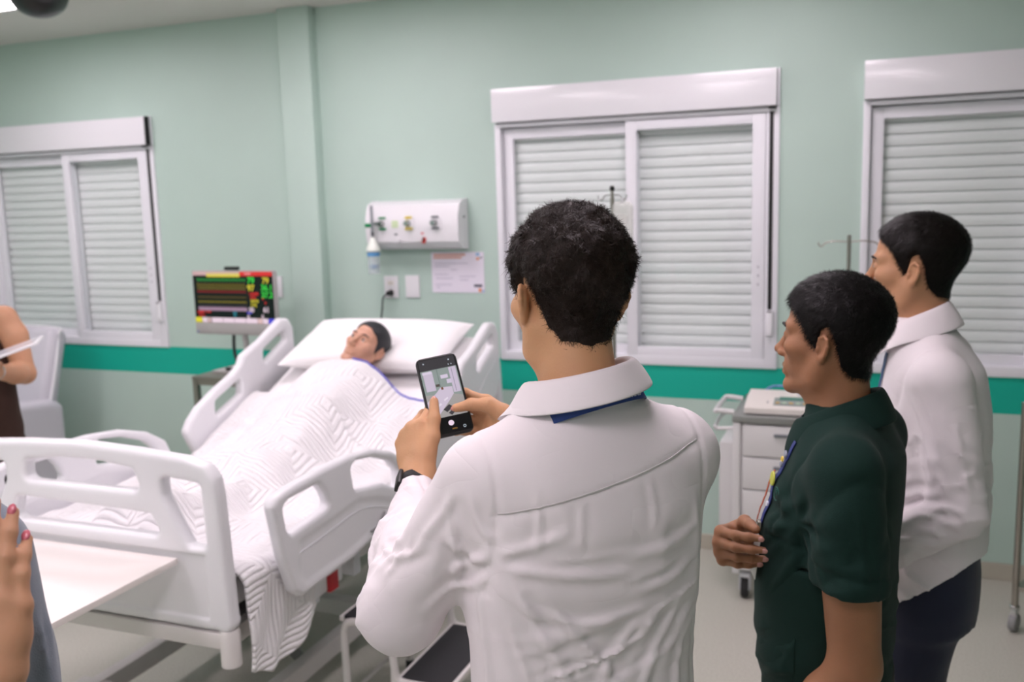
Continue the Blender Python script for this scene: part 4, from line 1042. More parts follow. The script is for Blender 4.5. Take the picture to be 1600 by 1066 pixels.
# ================================================================== person: man in white shirt photographing with a phone
def shirt_material():
    m = mat('white_shirt', '#e8e2e5', .75, sheen=.1); nt = m.node_tree; L = nt.links.new; b = nt.nodes['Principled BSDF']
    tc = nt.nodes.new('ShaderNodeTexCoord'); mp = nt.nodes.new('ShaderNodeMapping'); mp.inputs['Scale'].default_value = (5, 5, 11); mp.inputs['Rotation'].default_value = (.2, .35, 0); L(tc.outputs['Object'], mp.inputs[0])
    n = nt.nodes.new('ShaderNodeTexNoise'); n.inputs['Scale'].default_value = 1.6; n.inputs['Detail'].default_value = 1.5; n.inputs['Roughness'].default_value = .4; n.inputs['Distortion'].default_value = .3; L(mp.outputs[0], n.inputs['Vector'])
    a = nt.nodes.new('ShaderNodeMath'); a.operation = 'SUBTRACT'; a.inputs[1].default_value = .5; L(n.outputs['Fac'], a.inputs[0]); c = nt.nodes.new('ShaderNodeMath'); c.operation = 'ABSOLUTE'; L(a.outputs[0], c.inputs[0])
    d = nt.nodes.new('ShaderNodeMath'); d.operation = 'POWER'; d.inputs[1].default_value = .6; L(c.outputs[0], d.inputs[0])
    w = nt.nodes.new('ShaderNodeTexNoise'); w.inputs['Scale'].default_value = 700; L(tc.outputs['Object'], w.inputs['Vector'])
    e = nt.nodes.new('ShaderNodeMath'); e.operation = 'MULTIPLY_ADD'; e.inputs[1].default_value = .012; L(w.outputs['Fac'], e.inputs[0]); L(d.outputs[0], e.inputs[2])
    bp = nt.nodes.new('ShaderNodeBump'); bp.inputs['Strength'].default_value = .16; bp.inputs['Distance'].default_value = .012; L(e.outputs[0], bp.inputs['Height']); L(bp.outputs['Normal'], b.inputs['Normal'])
    return m
M_SHIRT = shirt_material()
M_SKIN1 = skin('skin_light_brown', '#c79871'); M_SKIN2 = skin('skin_brown', '#976a4c'); M_SKIN3 = skin('skin_tan', '#b88967')
M_HAIR1 = mat('hair_dark_brown', '#20150f', .5, var=.5, vscale=70, spec=.25); M_HAIR2 = mat('hair_black', '#0e0b0b', .46, var=.3, vscale=60, spec=.25); M_HAIR3 = mat('hair_brown_black', '#120d0b', .46, var=.3, vscale=60, spec=.25)
M_LANY = mat('lanyard_blue', '#1f3f86', .6)
def person_obj(name, parts, m, loc, phi, label, group=None):
    v, f = join_vf(parts); o = link(name, me_arrays(name, v, f), m, None, loc, (0, 0, math.radians(phi)))
    return tag(o, label, 'person', group)
def child_to(person, kids):
    for k in kids: k.parent = person
class Bag:       # collects children made before their person exists
    def __init__(s, name): s.o = bpy.data.objects.new(name, None)
def begin(name): return set(bpy.data.objects), None
def build_person(label, loc, phi, skinmat, make):
    """make(stub) adds parts parented to stub and returns body pieces; the body mesh then takes the stub's place"""
    stub = bpy.data.objects.new('stub', None); COL.objects.link(stub)
    parts = make(stub); p = person_obj('person', parts, skinmat, loc, phi, label)
    for c in list(stub.children): c.parent = p
    bpy.data.objects.remove(stub)
    return p
def torso_core(zt, zb, a=.11, b=.07, h=.02):
    F = SDF((-.2, -.2, zb-.05), (.2, .2, zt+.05), h); F.loft([(zb, 0, 0, a, b), (zt, 0, 0, a*.9, b*.9)], 0); return F.mesh()

def man_phone(P):
    base_z = 1.545
    R = rotm(math.radians(-4), math.radians(2), math.radians(2)) @ np.diag((.93, .94, .965)); ho = (.0, .022, base_z+.003)
    def flow(p): return np.stack([np.sin(p[:, 2]*90+p[:, 0]*40), np.cos(p[:, 1]*70+p[:, 2]*50), -.35+np.sin(p[:, 0]*85)*.9], 1)
    head = head_parts(P, R, ho, M_SKIN1, M_HAIR1, dict(T=lambda az, z: .003+.011*sst(z, -.05, .07), line=LINE_SHORT, fade=.03, noise=(.0038, 75), noise2=(.0034, 140), seed=11),
        dict(neck=(0, -.045, -.19), neck_r=.055), strand=dict(n=26000, length=.013, seg=4, curl=.9, width=.0008, flow=flow, lift=.3, seed=3))
    # hands
    LE, LW = np.array((-.238, .113, 1.099)), np.array((-.145, .340, 1.222)); RE, RW = np.array((.205, .17, 1.15)), np.array((.032, .335, 1.284))
    HF = SDF((-.24, .2, 1.12), (.12, .52, 1.46), .0028)
    tl = hand_field(HF, -1, LW, (.06, .62, .78), (.8, .6, 0), [(35, 55, 30), (45, 60, 30), (50, 60, 30), (50, 60, 30)], thumb_abs=[(-.130, .345, 1.258), (-.114, .352, 1.288), (-.106, .366, 1.316), (-.100, .384, 1.343)], fore=LW+(LE-LW)*.35, fr=.03)
    tr_ = hand_field(HF, 1, RW, (-.36, .90, .20), (-.95, -.05, .2), [(34, 46, 22), (38, 48, 25), (40, 48, 25), (42, 48, 25)], thumb_abs=[(.014, .350, 1.318), (-.010, .358, 1.333), (-.036, .370, 1.334), (-.062, .3815, 1.327)], fore=RW+(RE-RW)*.4, fr=.032)
    hv = HF.mesh(1)
    M_NAIL = mat('nail_pink', '#d79a8c', .25)
    nails(P, [tl[4], tr_[4]], [(.25, .85, -.4), (.1, .9, -.35)], M_NAIL, .0058)
    # shirt
    F = SDF((-.35, -.2, .84), (.33, .36, 1.46), .0043)
    F.loft([(.86, 0, .0, .175, .125), (.95, 0, .0, .166, .118), (1.05, 0, -.002, .166, .115), (1.16, 0, -.008, .174, .116), (1.26, 0, -.012, .178, .114), (1.33, 0, -.012, .168, .1), (1.375, 0, -.01, .12, .085), (1.41, 0, -.012, .07, .066), (1.43, 0, -.012, .062, .062)], 0, 2.35)
    for s in (-1, 1): F.cone((s*.05, -.018, 1.368+.004*s), (s*.138, -.012, 1.333+.004*s), .04, .046, .04)
    LS, RS = np.array((-.148, .0, 1.305)), np.array((.160, -.0, 1.308))
    F.cone(LS, LE, .060, .062, .035); F.cone(LE, LE+(LW-LE)*.45, .063, .055, .02); F.cone(LE+(LW-LE)*.40, LE+(LW-LE)*.70, .056, .047, .012)
    F.cone(RS, RE, .062, .06, .035); F.cone(RE, RE+(RW-RE)*.8, .058, .042, .02)
    F.cone(LE+(LW-LE)*.62, LE+(LW-LE)*.83, .0375, .0375, .006)
    X, Y, Z = F.grid()
    low = sst(-Z, -1.30, -1.0); torso = sst(.17-np.abs(X), -.02, .05)
    back = sst(-Y, -.02, .05)
    D = fold(X, Y, Z, .005, (3, 2, 2.2), (2, 4, 4), (-3, 2, 8), 21, False)*low*torso                    # slack fabric over the lower back
    D = D+crease(X, Y, Z, .0065, (2.2, 1, .6), (1, 2, 1), (-3.5, 0, 13), 22, .11)*sst(1.24-Z, 0, .16)*torso
    D = D+crease(X, Y, Z, .0050, (3, 0, 1.6), (2, 3, 0), (-7, 0, 15), 27, .10)*sst(1.14-Z, 0, .12)*torso
    D = D+crease(X, Y, Z, .003, (4, 2, 1), (2, 3, 0), (1, 0, 1.6), 28, .16)*sst(1.05-Z, 0, .10)*torso  # gathers at the waist
    D = D+crease(X, Y, Z, .0035, (6, 0, .9), (0, 9, 0), (1, 0, 2.0), 23, .16)*sst(-Z, -1.285, -1.25)*sst(Z, 1.05, 1.2)*torso   # fullness below the yoke
    arm = sst(-X, .16, .19)+sst(X, .17, .2)
    D = D+fold(X, Y, Z, .006, (5, 4, 4), (-3, 6, 5), (4, 5, 3), 24, False)*arm
    D = D+crease(X, Y, Z, .0055, (4, 1, 4), (1, 4, 1), (7, 9, -7), 25, .12)*arm*sst(1.30-Z, 0, .1)
    D = D+crease(X, Y, Z, .0045, (8, -6, 2), (2, 4, 8), (9, 12, 9), 26, .13)*arm*sst(Y, .06, .14)
    D = D+(.0015*np.exp(-((Z-1.316-.2*X)/.004)**2)-.0012*sst(Z-.2*X, 1.314, 1.322))*(np.abs(X) < .158)*(Y < 0)                                                   # yoke seam
    D = D+.003*np.exp(-((X+.152+.10*np.clip(1.27-Z, 0, 1))/.004)**2)*(Z > 1.17)+.003*np.exp(-((X-.157)/.004)**2)*(Z > 1.17)                             # armhole seams
    F.d = (F.d+D).astype(np.float32)
    big = [[(-.154, -.074, 1.232), (-.117, -.105, 1.247), (-.069, -.118, 1.262)],
        [(-.153, -.077, 1.218), (-.102, -.110, 1.210), (-.036, -.123, 1.201), (.030, -.123, 1.197)],
        [(-.145, -.082, 1.180), (-.102, -.106, 1.151), (-.053, -.118, 1.135), (.001, -.122, 1.135), (.051, -.119, 1.145)],
        [(-.170, -.040, 1.181), (-.166, -.041, 1.122), (-.158, -.043, 1.0), (-.15, -.05, .9)],
        [(-.138, -.088, 1.202), (-.110, -.102, 1.137), (-.073, -.109, 1.060), (-.05, -.11, .95)],
        [(-.102, -.108, 1.178), (-.057, -.116, 1.115), (-.007, -.116, 1.049), (.03, -.115, .97)],
        [(.14, -.10, 1.238), (.082, -.116, 1.224), (.001, -.125, 1.218)], [(.13, -.10, 1.19), (.083, -.114, 1.174), (.030, -.121, 1.168)],
        [(.150, -.07, 1.13), (.139, -.081, 1.104), (.112, -.096, 1.068), (.100, -.099, 1.0), (.095, -.1, .92)],
        [(.110, -.103, 1.142), (.069, -.112, 1.088), (.043, -.114, 1.037), (.03, -.115, .95)],
        [(.040, -.120, 1.134), (-.007, -.118, 1.079), (-.025, -.115, 1.03)], [(.165, -.04, 1.12), (.155, -.055, 1.04), (.15, -.06, .95)]]
    fine = [[(-.104, -.099, 1.316), (-.105, -.105, 1.276), (-.110, -.105, 1.235)], [(-.050, -.109, 1.30), (-.051, -.117, 1.275), (-.056, -.120, 1.24)], [(.05, -.11, 1.32), (.055, -.115, 1.28), (.05, -.12, 1.25)],
        [(-.093, -.111, 1.225), (-.035, -.123, 1.226), (.020, -.124, 1.228)], [(-.13, -.09, 1.165), (-.08, -.11, 1.13), (-.03, -.12, 1.118), (.03, -.12, 1.122)], [(-.12, -.09, 1.1), (-.07, -.11, 1.085), (-.02, -.115, 1.09)],
        [(.0, -.12, 1.185), (.05, -.12, 1.19), (.10, -.11, 1.2)], [(.02, -.12, 1.11), (.07, -.11, 1.125), (.12, -.1, 1.15)], [(-.14, -.08, 1.14), (-.12, -.09, 1.06), (-.1, -.1, .96)]]
    arm_f = [[(-.210, -.016, 1.241), (-.175, -.030, 1.218), (-.160, -.066, 1.224)], [(-.254, .042, 1.196), (-.236, .018, 1.229), (-.209, -.019, 1.282), (-.198, -.032, 1.310)],
        [(-.198, .0, 1.184), (-.174, -.028, 1.208), (-.161, -.068, 1.231)], [(-.271, .071, 1.170), (-.256, .051, 1.203), (-.241, .031, 1.235)], [(-.208, -.017, 1.299), (-.194, -.023, 1.236), (-.184, .013, 1.158)],
        [(-.228, .034, 1.120), (-.19, -.01, 1.16), (-.160, -.064, 1.201)], [(-.174, -.051, 1.312), (-.167, -.057, 1.270), (-.157, -.073, 1.248)], [(-.249, .183, 1.175), (-.25, .12, 1.2), (-.249, .055, 1.223)],
        [(-.263, .100, 1.187), (-.244, .025, 1.212), (-.227, .002, 1.233)], [(-.26, .16, 1.14), (-.245, .2, 1.19), (-.2, .22, 1.22)], [(-.25, .2, 1.13), (-.235, .23, 1.17), (-.19, .25, 1.21)]]
    F.ridges(big, .0085, .009); F.ridges(fine, .0045, .006); F.ridges(arm_f, .008, .008)
    v, f = F.mesh(1); sh = arr_obj('shirt', v, f, M_SHIRT, P)
    co, CP = collar(sh, (0, -.010), .068, .072, 1.428, 1.402, .037, .039, M_SHIRT, open_deg=152, spreadp=.026, flare=.020, tip_out=.034, lean=.012, tilt=.16)
    sy = [(x, surf_y(F, x, 1.318+.2*x, -1)-.0008, 1.318+.2*x) for x in np.linspace(-.15, .152, 40)]
    ribbon(sy, .0022, [(0, -1, .1)]*40, M_SHIRT, 'yoke_seam', sh, .0022)
    # cuff edge
    ax = (LW-LE)/np.linalg.norm(LW-LE)
    # lanyard round the neck under the collar, hanging to the chest
    pts = []; nor = []
    for t in np.radians(np.linspace(-150, 150, 41)):
        k = (1-math.cos(t))/2; z = 1.425*(1-k)+1.36*k; u = np.array((math.sin(t), -math.cos(t), 0)); r = .083+.012*k
        pts.append(np.array((0, -.012, z+.16*u[0]*r))+u*r*np.array((1.0, 1.0, 0))); nor.append(u+np.array((0, 0, .55)))
    lany = ribbon(pts, .016, nor, M_LANY, 'lanyard', P)
    yb = .1
    for s in (-1, 1):
        x0 = s*.05; q = [(x0+(0-x0)*t, surf_y(F, x0*(1-t), 1.355-.3*t, 1)+.004, 1.355-.3*t) for t in np.linspace(0, 1, 14)]
        ribbon(q, .016, [(0, 1, .2)]*14, M_LANY, 'lanyard_tail', lany)
    wm = mat('print_white', '#dfe3ee', .6)
    for txt, t0, nm in (('SAMU : 192', 26, 'a'),):
        a = math.radians(t0); k = (1-math.cos(a))/2; u = Vector((math.sin(a), -math.cos(a), .0)); c = Vector((0, -.012, 1.425*(1-k)+1.36*k))+Vector((u.x, u.y, .16*u.x))*(.0845+.012*k)
        n = (u+Vector((0, 0, .55))).normalized(); xx = Vector((-u.y, u.x, 0)) ; xx = Vector((math.cos(a), math.sin(a), -.02)).normalized(); yy = n.cross(xx)
        o = text_mesh('ESS : INS', .0105, wm, lany, None, None, 'lettering', bold=True); Mx = Matrix((xx, yy, n)).transposed().to_4x4(); Mx.translation = c+n*.0012; o.matrix_local = Mx
    # wrist watch
    wz = LE+(LW-LE)*.95; q = Vector((0, 0, 1)).rotation_difference(Vector(ax)); wt = MB(); ring_ = [(.0275*math.cos(a), .0245*math.sin(a)) for a in np.linspace(0, 2*PI, 40, endpoint=False)]
    A = np.zeros((41, 5, 3))
    for i in range(41):
        a = 2*PI*i/40; e = np.array((math.cos(a)*.0300, math.sin(a)*.0275))
        for j, (ro, zz) in enumerate(((1, -.009), (1.06, -.009), (1.06, .009), (1, .009), (1, -.009))): A[i, j] = (e[0]*ro, e[1]*ro, zz)
    wo = grid_mesh('wristwatch', A, M_RUB, P); wo.location = tuple(wz-ax*.004); wo.rotation_mode = 'QUATERNION'; wo.rotation_quaternion = q
    MB().box((-.0335, 0, 0), (.008, .026, .034), bev=.004).build('watch_case', M_BLACK, wo)
    for i in range(7): MB().box((.0322*math.cos(-.9+i*.16), .0295*math.sin(-.9+i*.16)-.0, 0), (.001, .002, .008), rz=-.9+i*.16).build('strap_hole', mat('hole_tan', '#8a6a58', .7), wo)
    trousers(P, M_PANTB, .93, [(.80, 0, 0, .175, .12), (.9, 0, 0, .172, .115), (.93, 0, 0, .17, .112)], [([(s*.09, 0, .80), (s*.1, .02, .46), (s*.11, -.01, .08)], [.095, .07, .055]) for s in (-1, 1)], .014)
    return [head, hv, torso_core(1.4, .95)]
p1 = build_person('man in a white shirt seen from behind, holding up a phone', (-.38, 1.218, 0), 42, M_SKIN1, man_phone)

# ---- the phone he holds (its own thing)
ph = empty('smartphone', (0, 0, 0), 0, 'black smartphone in both hands showing the bed on its camera screen', 'phone')
def l2w(l, loc, phi):
    a = math.radians(phi); return Vector((loc[0]+l[0]*math.cos(a)-l[1]*math.sin(a), loc[1]+l[0]*math.sin(a)+l[1]*math.cos(a), l[2]))
tl_, tr2, br_, bl_ = [l2w(q, (-.38, 1.218), 42) for q in ((-.110, .4515, 1.410), (-.042, .4405, 1.420), (-.043, .3545, 1.286), (-.107, .365, 1.276))]
ctr = (tl_+tr2+br_+bl_)/4; px_ = ((tr2-tl_)+(br_-bl_)).normalized(); py_ = ((tl_-bl_)+(tr2-br_)); py_ = (py_-px_*py_.dot(px_)).normalized(); pz_ = px_.cross(py_)
Mx = Matrix((px_, py_, pz_)).transposed().to_4x4(); Mx.translation = ctr; ph.matrix_world = Mx
v, f = panel([(-.0375, -.0765), (.0375, -.0765), (.0375, .0765), (-.0375, .0765)], [], .010, .003, h=.002, rc=.011)
arr_obj('case', v, f, M_BLACK, ph)
sc_ = MB().box((0, 0, .0053), (.0685, .1445, .0008)).build('screen', mat('phone_glass', '#0b0c10', .08), ph)
def ps(poly, col, s=.8, z=.0059, nm='picture'):
    m = emis('ph_'+col, col, s); MB().prism([(x, y) for x, y in poly], z, z+.0001, 'xy').build(nm, m, sc_, auto=0)
def prc(x0, x1, y0, y1, col, z=.0059, s=.8): ps([(x0, y0), (x1, y0), (x1, y1), (x0, y1)], col, s, z)
prc(-.033, .033, -.042, .050, '#8f9c98')                                    # wall
ps([(-.033, -.042), (.033, -.042), (.033, -.008), (.010, .0), (-.033, .004)], '#a7a2a0', z=.006)     # floor
prc(-.029, -.012, .010, .046, '#cfc2d6', .0061); prc(-.030, -.013, .043, .048, '#e2d6ea', .0062)     # window left
prc(.018, .031, .0, .049, '#d2c4da', .0061); prc(.0225, .0235, .002, .047, '#8f8a9a', .0062)         # window right
prc(.001, .014, .030, .037, '#ded0e6', .0061); prc(.010, .018, .019, .027, '#d8cbe2', .0061); prc(-.011, -.004, .016, .021, '#4a4038', .0061)
prc(-.004, -.0025, .012, .050, '#74847f', .0061)
ps([(-.033, -.040), (-.020, -.040), (.008, -.012), (.017, -.002), (.017, .012), (-.004, .014), (-.012, .006), (-.033, -.010)], '#d6c8dc', z=.0062)   # bed
prc(-.003, .001, .009, .014, '#7a4a30', .0064); ps([(-.019, -.020), (-.010, -.015), (-.008, -.018), (-.018, -.024)], '#efe4f2', z=.0064); ps([(-.003, -.010), (.005, -.006), (.005, -.009), (-.002, -.013)], '#efe4f2', z=.0064)
ps([(-.008, -.028), (.004, -.020), (.010, -.026), (-.002, -.034)], '#26252a', z=.0063); ps([(.0, -.036), (.008, -.030), (.012, -.035), (.005, -.041)], '#2c2a30', z=.0063)
prc(-.033, .033, .050, .071, '#23262c', .0059, .5)
MB().lathe([(.0001, .0061), (.0048, .0061), (.005, .0059)], (0, -.0545, 0), 24).build('shutter_button', emis('ph_btn', '#f0d8ea', .9), sc_)
MB().lathe([(.0001, .0061), (.0014, .0061)], (.022, .064, 0), 10, close=False).build('icon', emis('ph_ic', '#c8d4e0', .9), sc_)
MB().lathe([(.0001, .0061), (.0012, .0061)], (-.024, .064, 0), 10, close=False).build('icon', emis('ph_ic', '#c8d4e0', .9), sc_)
for x in (.020, .025): MB().lathe([(.0001, .0061), (.001, .0061)], (x, .055, 0), 10, close=False).build('icon', emis('ph_ic', '#c8d4e0', .9), sc_)
text_mesh('FOTO', .0032, emis('ph_or', '#d89a30', .8), sc_, (.004, -.066, .0060), (0, 0, 0), 'lettering', .0001)
MB().tube([(.022+.0022*math.cos(a), -.065+.0022*math.sin(a), .006) for a in np.linspace(0, 2*PI, 14)[:-1]], .0004, 5, closed=True).build('icon', emis('ph_ic', '#c8d4e0', .9), sc_)

# ================================================================== person: man in dark green polo
M_POLO = mat('green_polo', '#0c2a24', .85, bump=.25, bscale=700, sheen=.03, spec=.25)
M_POLOIN = mat('polo_lining', '#4b4f52', .85)
def straight(p): return np.stack([p[:, 0]*2, p[:, 1]*0+.55, p[:, 2]*0-.55], 1)
def man_green(P):
    R = rotm(math.radians(2), math.radians(0), math.radians(-9)) @ np.diag((.97, .97, .98)); ho = (-.008, .03, 1.402)
    head = head_parts(P, R, ho, M_SKIN2, M_HAIR2, dict(T=lambda az, z: .003+.010*sst(z, .0, .09), line=LINE_SHORT, fade=.02, noise=(.0016, 80), noise2=(.0010, 170), seed=5),
        dict(neck=(0, -.028, -.19), neck_r=.056, jaw=1.0), strand=dict(n=26000, length=.015, seg=3, curl=.35, width=.0008, flow=straight, lift=.3, seed=4))
    LE, LWr = np.array((-.190, -.058, .835)), np.array((-.150, .085, .60))
    A = SDF((-.29, -.16, .62), (-.08, .28, 1.16), .005)
    A.cone((-.184, -.044, 1.04), LE, .054, .045, .02); A.cone(LE, LE+(LWr-LE)*.35, .043, .044, .02); A.cone(LE+(LWr-LE)*.35, LWr, .044, .028, .02)
    hand_field(A, -1, LWr, (.1, .9, -.35), (.95, .1, -.2), [(20, 25, 15)]*4, fore=LE+(LWr-LE)*.8, fr=.032)
    arm = A.mesh(1)
    RE, RW = np.array((.165, .10, .93)), np.array((-.09, .190, 1.002))
    B = SDF((-.25, .02, .85), (.27, .29, 1.12), .003)
    tips = hand_field(B, 1, RW, (-.98, .08, .15), (.12, -1, 0), [(62, 32, 12), (66, 34, 12), (72, 36, 14), (78, 38, 14)], (3, 0, -3, -6), fore=RE, fr=.042, thumb=[(.026, .022, .012), (.045, .048, .03), (.044, .07, .05), (.040, .085, .068)])
    B.cone((.165, .03, 1.02), RE, .045, .042, .02)
    hand = B.mesh(1)
    nails(P, tips[:4], [(.12, -1, 0)]*4 if False else [(1, 0.3, 0)]*4, mat('nail_brown', '#c08f86', .25), .0058)
    F = SDF((-.29, -.2, .66), (.28, .24, 1.33), .0055)
    F.loft([(.69, 0, .03, .17, .125, .125), (.80, 0, .035, .178, .13, .135), (.92, 0, .03, .178, .125, .138), (1.02, 0, .02, .178, .118, .142), (1.1, 0, .01, .176, .113, .130), (1.18, 0, .0, .165, .104, .105), (1.228, 0, .005, .115, .082, .08), (1.268, 0, .014, .07, .064, .066), (1.283, 0, .018, .062, .062)], 0, 2.35)
    for s in (-1, 1): F.cone((s*.05, -.012, 1.234), (s*.145, -.022, 1.20), .04, .05, .035)
    F.cone((-.165, -.032, 1.182), (-.188, -.046, .995), .066, .071, .03); F.cone((.155, -.02, 1.182), (.17, .02, .99), .064, .066, .03)
    X, Y, Z = F.grid()
    # clean sleeve hems
    D = fold(X, Y, Z, .004, (3, 3, 2), (3, -3, 3), (4, 3, 6), 41, False)*sst(1.12-Z, 0, .15)+crease(X, Y, Z, .004, (3, 3, 2), (3, -3, 3), (3, 4, 10), 44, .12)*sst(1.15-Z, 0, .15)
    D = D+fold(X, Y, Z, .008, (3, 2, 1), (3, 3, 0), (2, 3, 14), 42)*sst(.90-Z, 0, .12)
    D = D+fold(X, Y, Z, .005, (6, 5, 6), (-5, 8, 7), (5, 5, 3), 43)*sst(-X, .12, .17)
    r = np.sqrt((X+.15)**2+(Y-.05)**2+(Z-1.08)**2); D = D+.006*np.sin(np.arctan2(Z-1.08, Y-.05)*7+3*vnoise(X*8, Y*8, Z*8, 3))*np.exp(-(r/.11)**2)*sst(r, .02, .05)
    D = D+.0035*np.exp(-((Z-1.192+.18*Y)/.004)**2)*sst(.15-np.abs(X), 0, .01)*(np.abs(X) > .05)*0
    D = D+.004*np.exp(-((X+.142+.06*np.clip(1.15-Z, 0, 1))/.0045)**2)*(Z > 1.05)*(Z < 1.215)            # armhole seam
    D = D+.0035*np.exp(-((Z-1.022-.12*(Y+.045))/.0035)**2)*(X < -.135)*(Z < 1.1)                                   # sleeve band
    F.d = (F.d+D).astype(np.float32)
    hem = .984+0*X+.10*(Y+.045); F.d = np.where((X < -.137+.0*Z) & (Z < 1.0) & (Y < .08) & (X < -.12), np.maximum(F.d, np.where((np.sqrt((X+.188)**2+(Y+.048)**2) < .1) & (X < -.140), hem-Z, -1)), F.d).astype(np.float32)
    F.ridges([[(-.17, .04, 1.13), (-.15, .09, 1.09), (-.12, .13, 1.06)], [(-.175, .04, 1.09), (-.16, .09, 1.03), (-.13, .13, .98)], [(-.18, .03, 1.06), (-.17, .07, .99), (-.15, .11, .92)],
        [(-.20, .02, 1.12), (-.235, -.0, 1.08), (-.25, -.03, 1.04)], [(-.19, .03, 1.09), (-.235, .01, 1.03), (-.25, -.02, .99)], [(-.24, -.07, 1.14), (-.25, -.08, 1.07), (-.25, -.09, 1.0)], [(-.15, -.1, 1.1), (-.13, -.11, 1.0), (-.13, -.11, .9)],
        [(-.1, .15, .80), (-.15, .11, .82), (-.17, .05, .83)], [(-.08, .16, .765), (-.14, .12, .775), (-.175, .03, .79)], [(-.1, .14, .72), (-.15, .1, .735), (-.17, .02, .74)]], .006, .009)
    F2 = SDF((-.27, -.19, .66), (.24, .24, 1.0), .0055)   # torso alone, so the sleeve hem cut does not bite into it
    F2.loft([(.69, 0, .03, .17, .125, .125), (.80, 0, .035, .178, .13, .135), (.92, 0, .03, .178, .125, .138), (.99, 0, .022, .176, .119, .140)], 0, 2.35)
    x, y, z = F2.grid(); F2.d = (F2.d+fold(x, y, z, .008, (3, 2, 1), (3, 3, 0), (2, 3, 14), 42)*sst(.90-z, 0, .12)+fold(x, y, z, .005, (3, 3, 2), (3, -3, 3), (4, 3, 9), 41)*sst(1.12-z, 0, .15)).astype(np.float32)
    v, f = join_vf([F.mesh(1), F2.mesh(1)]); sh = arr_obj('polo_shirt', v, f, M_POLO, P)
    collar(sh, (0, .016), .065, .070, 1.276, 1.214, .036, .058, M_POLO, open_deg=152, spreadp=.022, flare=.022, tip_out=-.008, lean=.012, thick=.003)
    li = MB(); 
    # lining of the open neck on the far side
    pts = [(.035, .085, 1.235), (.02, .098, 1.205), (.01, .108, 1.175)]; ribbon(pts, .04, [(-.8, .5, .2)]*3, M_POLOIN, 'placket_lining', sh, .002)
    for z in (1.165, 1.125): MB().lathe([(.0001, .003), (.005, .0028), (.0058, .0)], (-.035, surf_y(F, -.035, z, 1)+.001, z), 12, 'y').build('button', mat('button_brown', '#6b4a48', .4), sh)
    # lanyard straps, pins, clip, card
    def strap(xz, w, m, nm, off=.004):
        q = np.array(spline([(x, 0, z) for x, z in xz], 5)); q[:, 1] = [surf_y(F, a[0], a[2], 1)+off for a in q]; return ribbon(q, w, [(-.45, 1, .1)]*len(q), m, nm, P), q
    la, q = strap([(-.078, 1.212), (-.088, 1.16), (-.098, 1.11), (-.106, 1.065), (-.112, 1.04)], .017, M_LANY2, 'lanyard')
    strap([(-.045, 1.14), (-.062, 1.10), (-.080, 1.065), (-.095, 1.045)], .014, mat('strap_orange', '#a8481f', .6), 'orange_strap', .010)
    def disc(x, z, r, m, nm, off=.009, par=None):
        y = surf_y(F, x, z, 1)+off; o = MB().lathe([(.0001, .003), (r*.9, .003), (r, .0015), (r, 0)], (0, 0, 0), 24).build(nm, m, par or la); nrm = Vector((-.55, 1, .15)).normalized(); o.rotation_mode = 'QUATERNION'; o.rotation_quaternion = Vector((0, 0, 1)).rotation_difference(nrm); o.location = (x, y, z); return o
    disc(-.094, 1.137, .0145, mat('pin_lime', '#c3c94a', .35), 'round_pin')
    disc(-.083, 1.185, .008, mat('pin_grey', '#8d93a0', .4), 'figure_pin'); disc(-.088, 1.176, .0062, mat('pin_yellow', '#e2c64a', .4), 'figure_pin', .011); disc(-.090, 1.167, .006, mat('pin_grey', '#8d93a0', .4), 'figure_pin')
    disc(-.1035, 1.088, .0055, mat('print_white', '#dfe3ee', .6), 'lanyard_print', .006)
    y = surf_y(F, -.112, 1.045, 1); MB().box((-.114, y+.006, 1.048), (.02, .006, .013), rz=.4, bev=.001).build('clip', M_INOX, la)
    MB().box((-.116, y+.012, .985), (.054, .0015, .085), rz=.45, rx=.12, bev=.0005).build('badge_card', mat('card_white', '#d8d8d4', .3), la)
    # faint round emblem on the chest
    em = MB(); yy = surf_y(F, -.128, 1.118, 1); c = Vector((-.128, yy+.001, 1.118)); n = Vector((-.62, .78, .1)).normalized(); a = n.cross(Vector((0, 0, 1))).normalized(); b = a.cross(n)
    em.tube([c+a*(.011*math.cos(t))+b*(.013*math.sin(t)) for t in np.linspace(0, 2*PI, 22)[:-1]], .0007, 5, closed=True).tube([c-a*.005-b*.006, c+b*.004, c+a*.005-b*.006], .0007, 5).tube([c+a*(.003*math.cos(t))+b*(.006+.003*math.sin(t)) for t in np.linspace(0, 2*PI, 12)[:-1]], .0006, 5, closed=True)
    em.build('emblem', mat('emblem_teal', '#23665a', .7), sh)
    trousers(P, M_PANTB, .74, [(.62, 0, .02, .165, .125), (.74, 0, .025, .16, .118)], [([(s*.085, .02, .64), (s*.09, .03, .38), (s*.095, 0, .08)], [.09, .065, .05]) for s in (-1, 1)], .014)
    return [head, arm, hand, torso_core(1.2, .75)]
M_LANY2 = mat('lanyard_navy', '#22307a', .55)
p2 = build_person('man in a dark green polo with a lanyard, beside the man photographing', (-.035, 1.89, 0), 80, M_SKIN2, man_green)

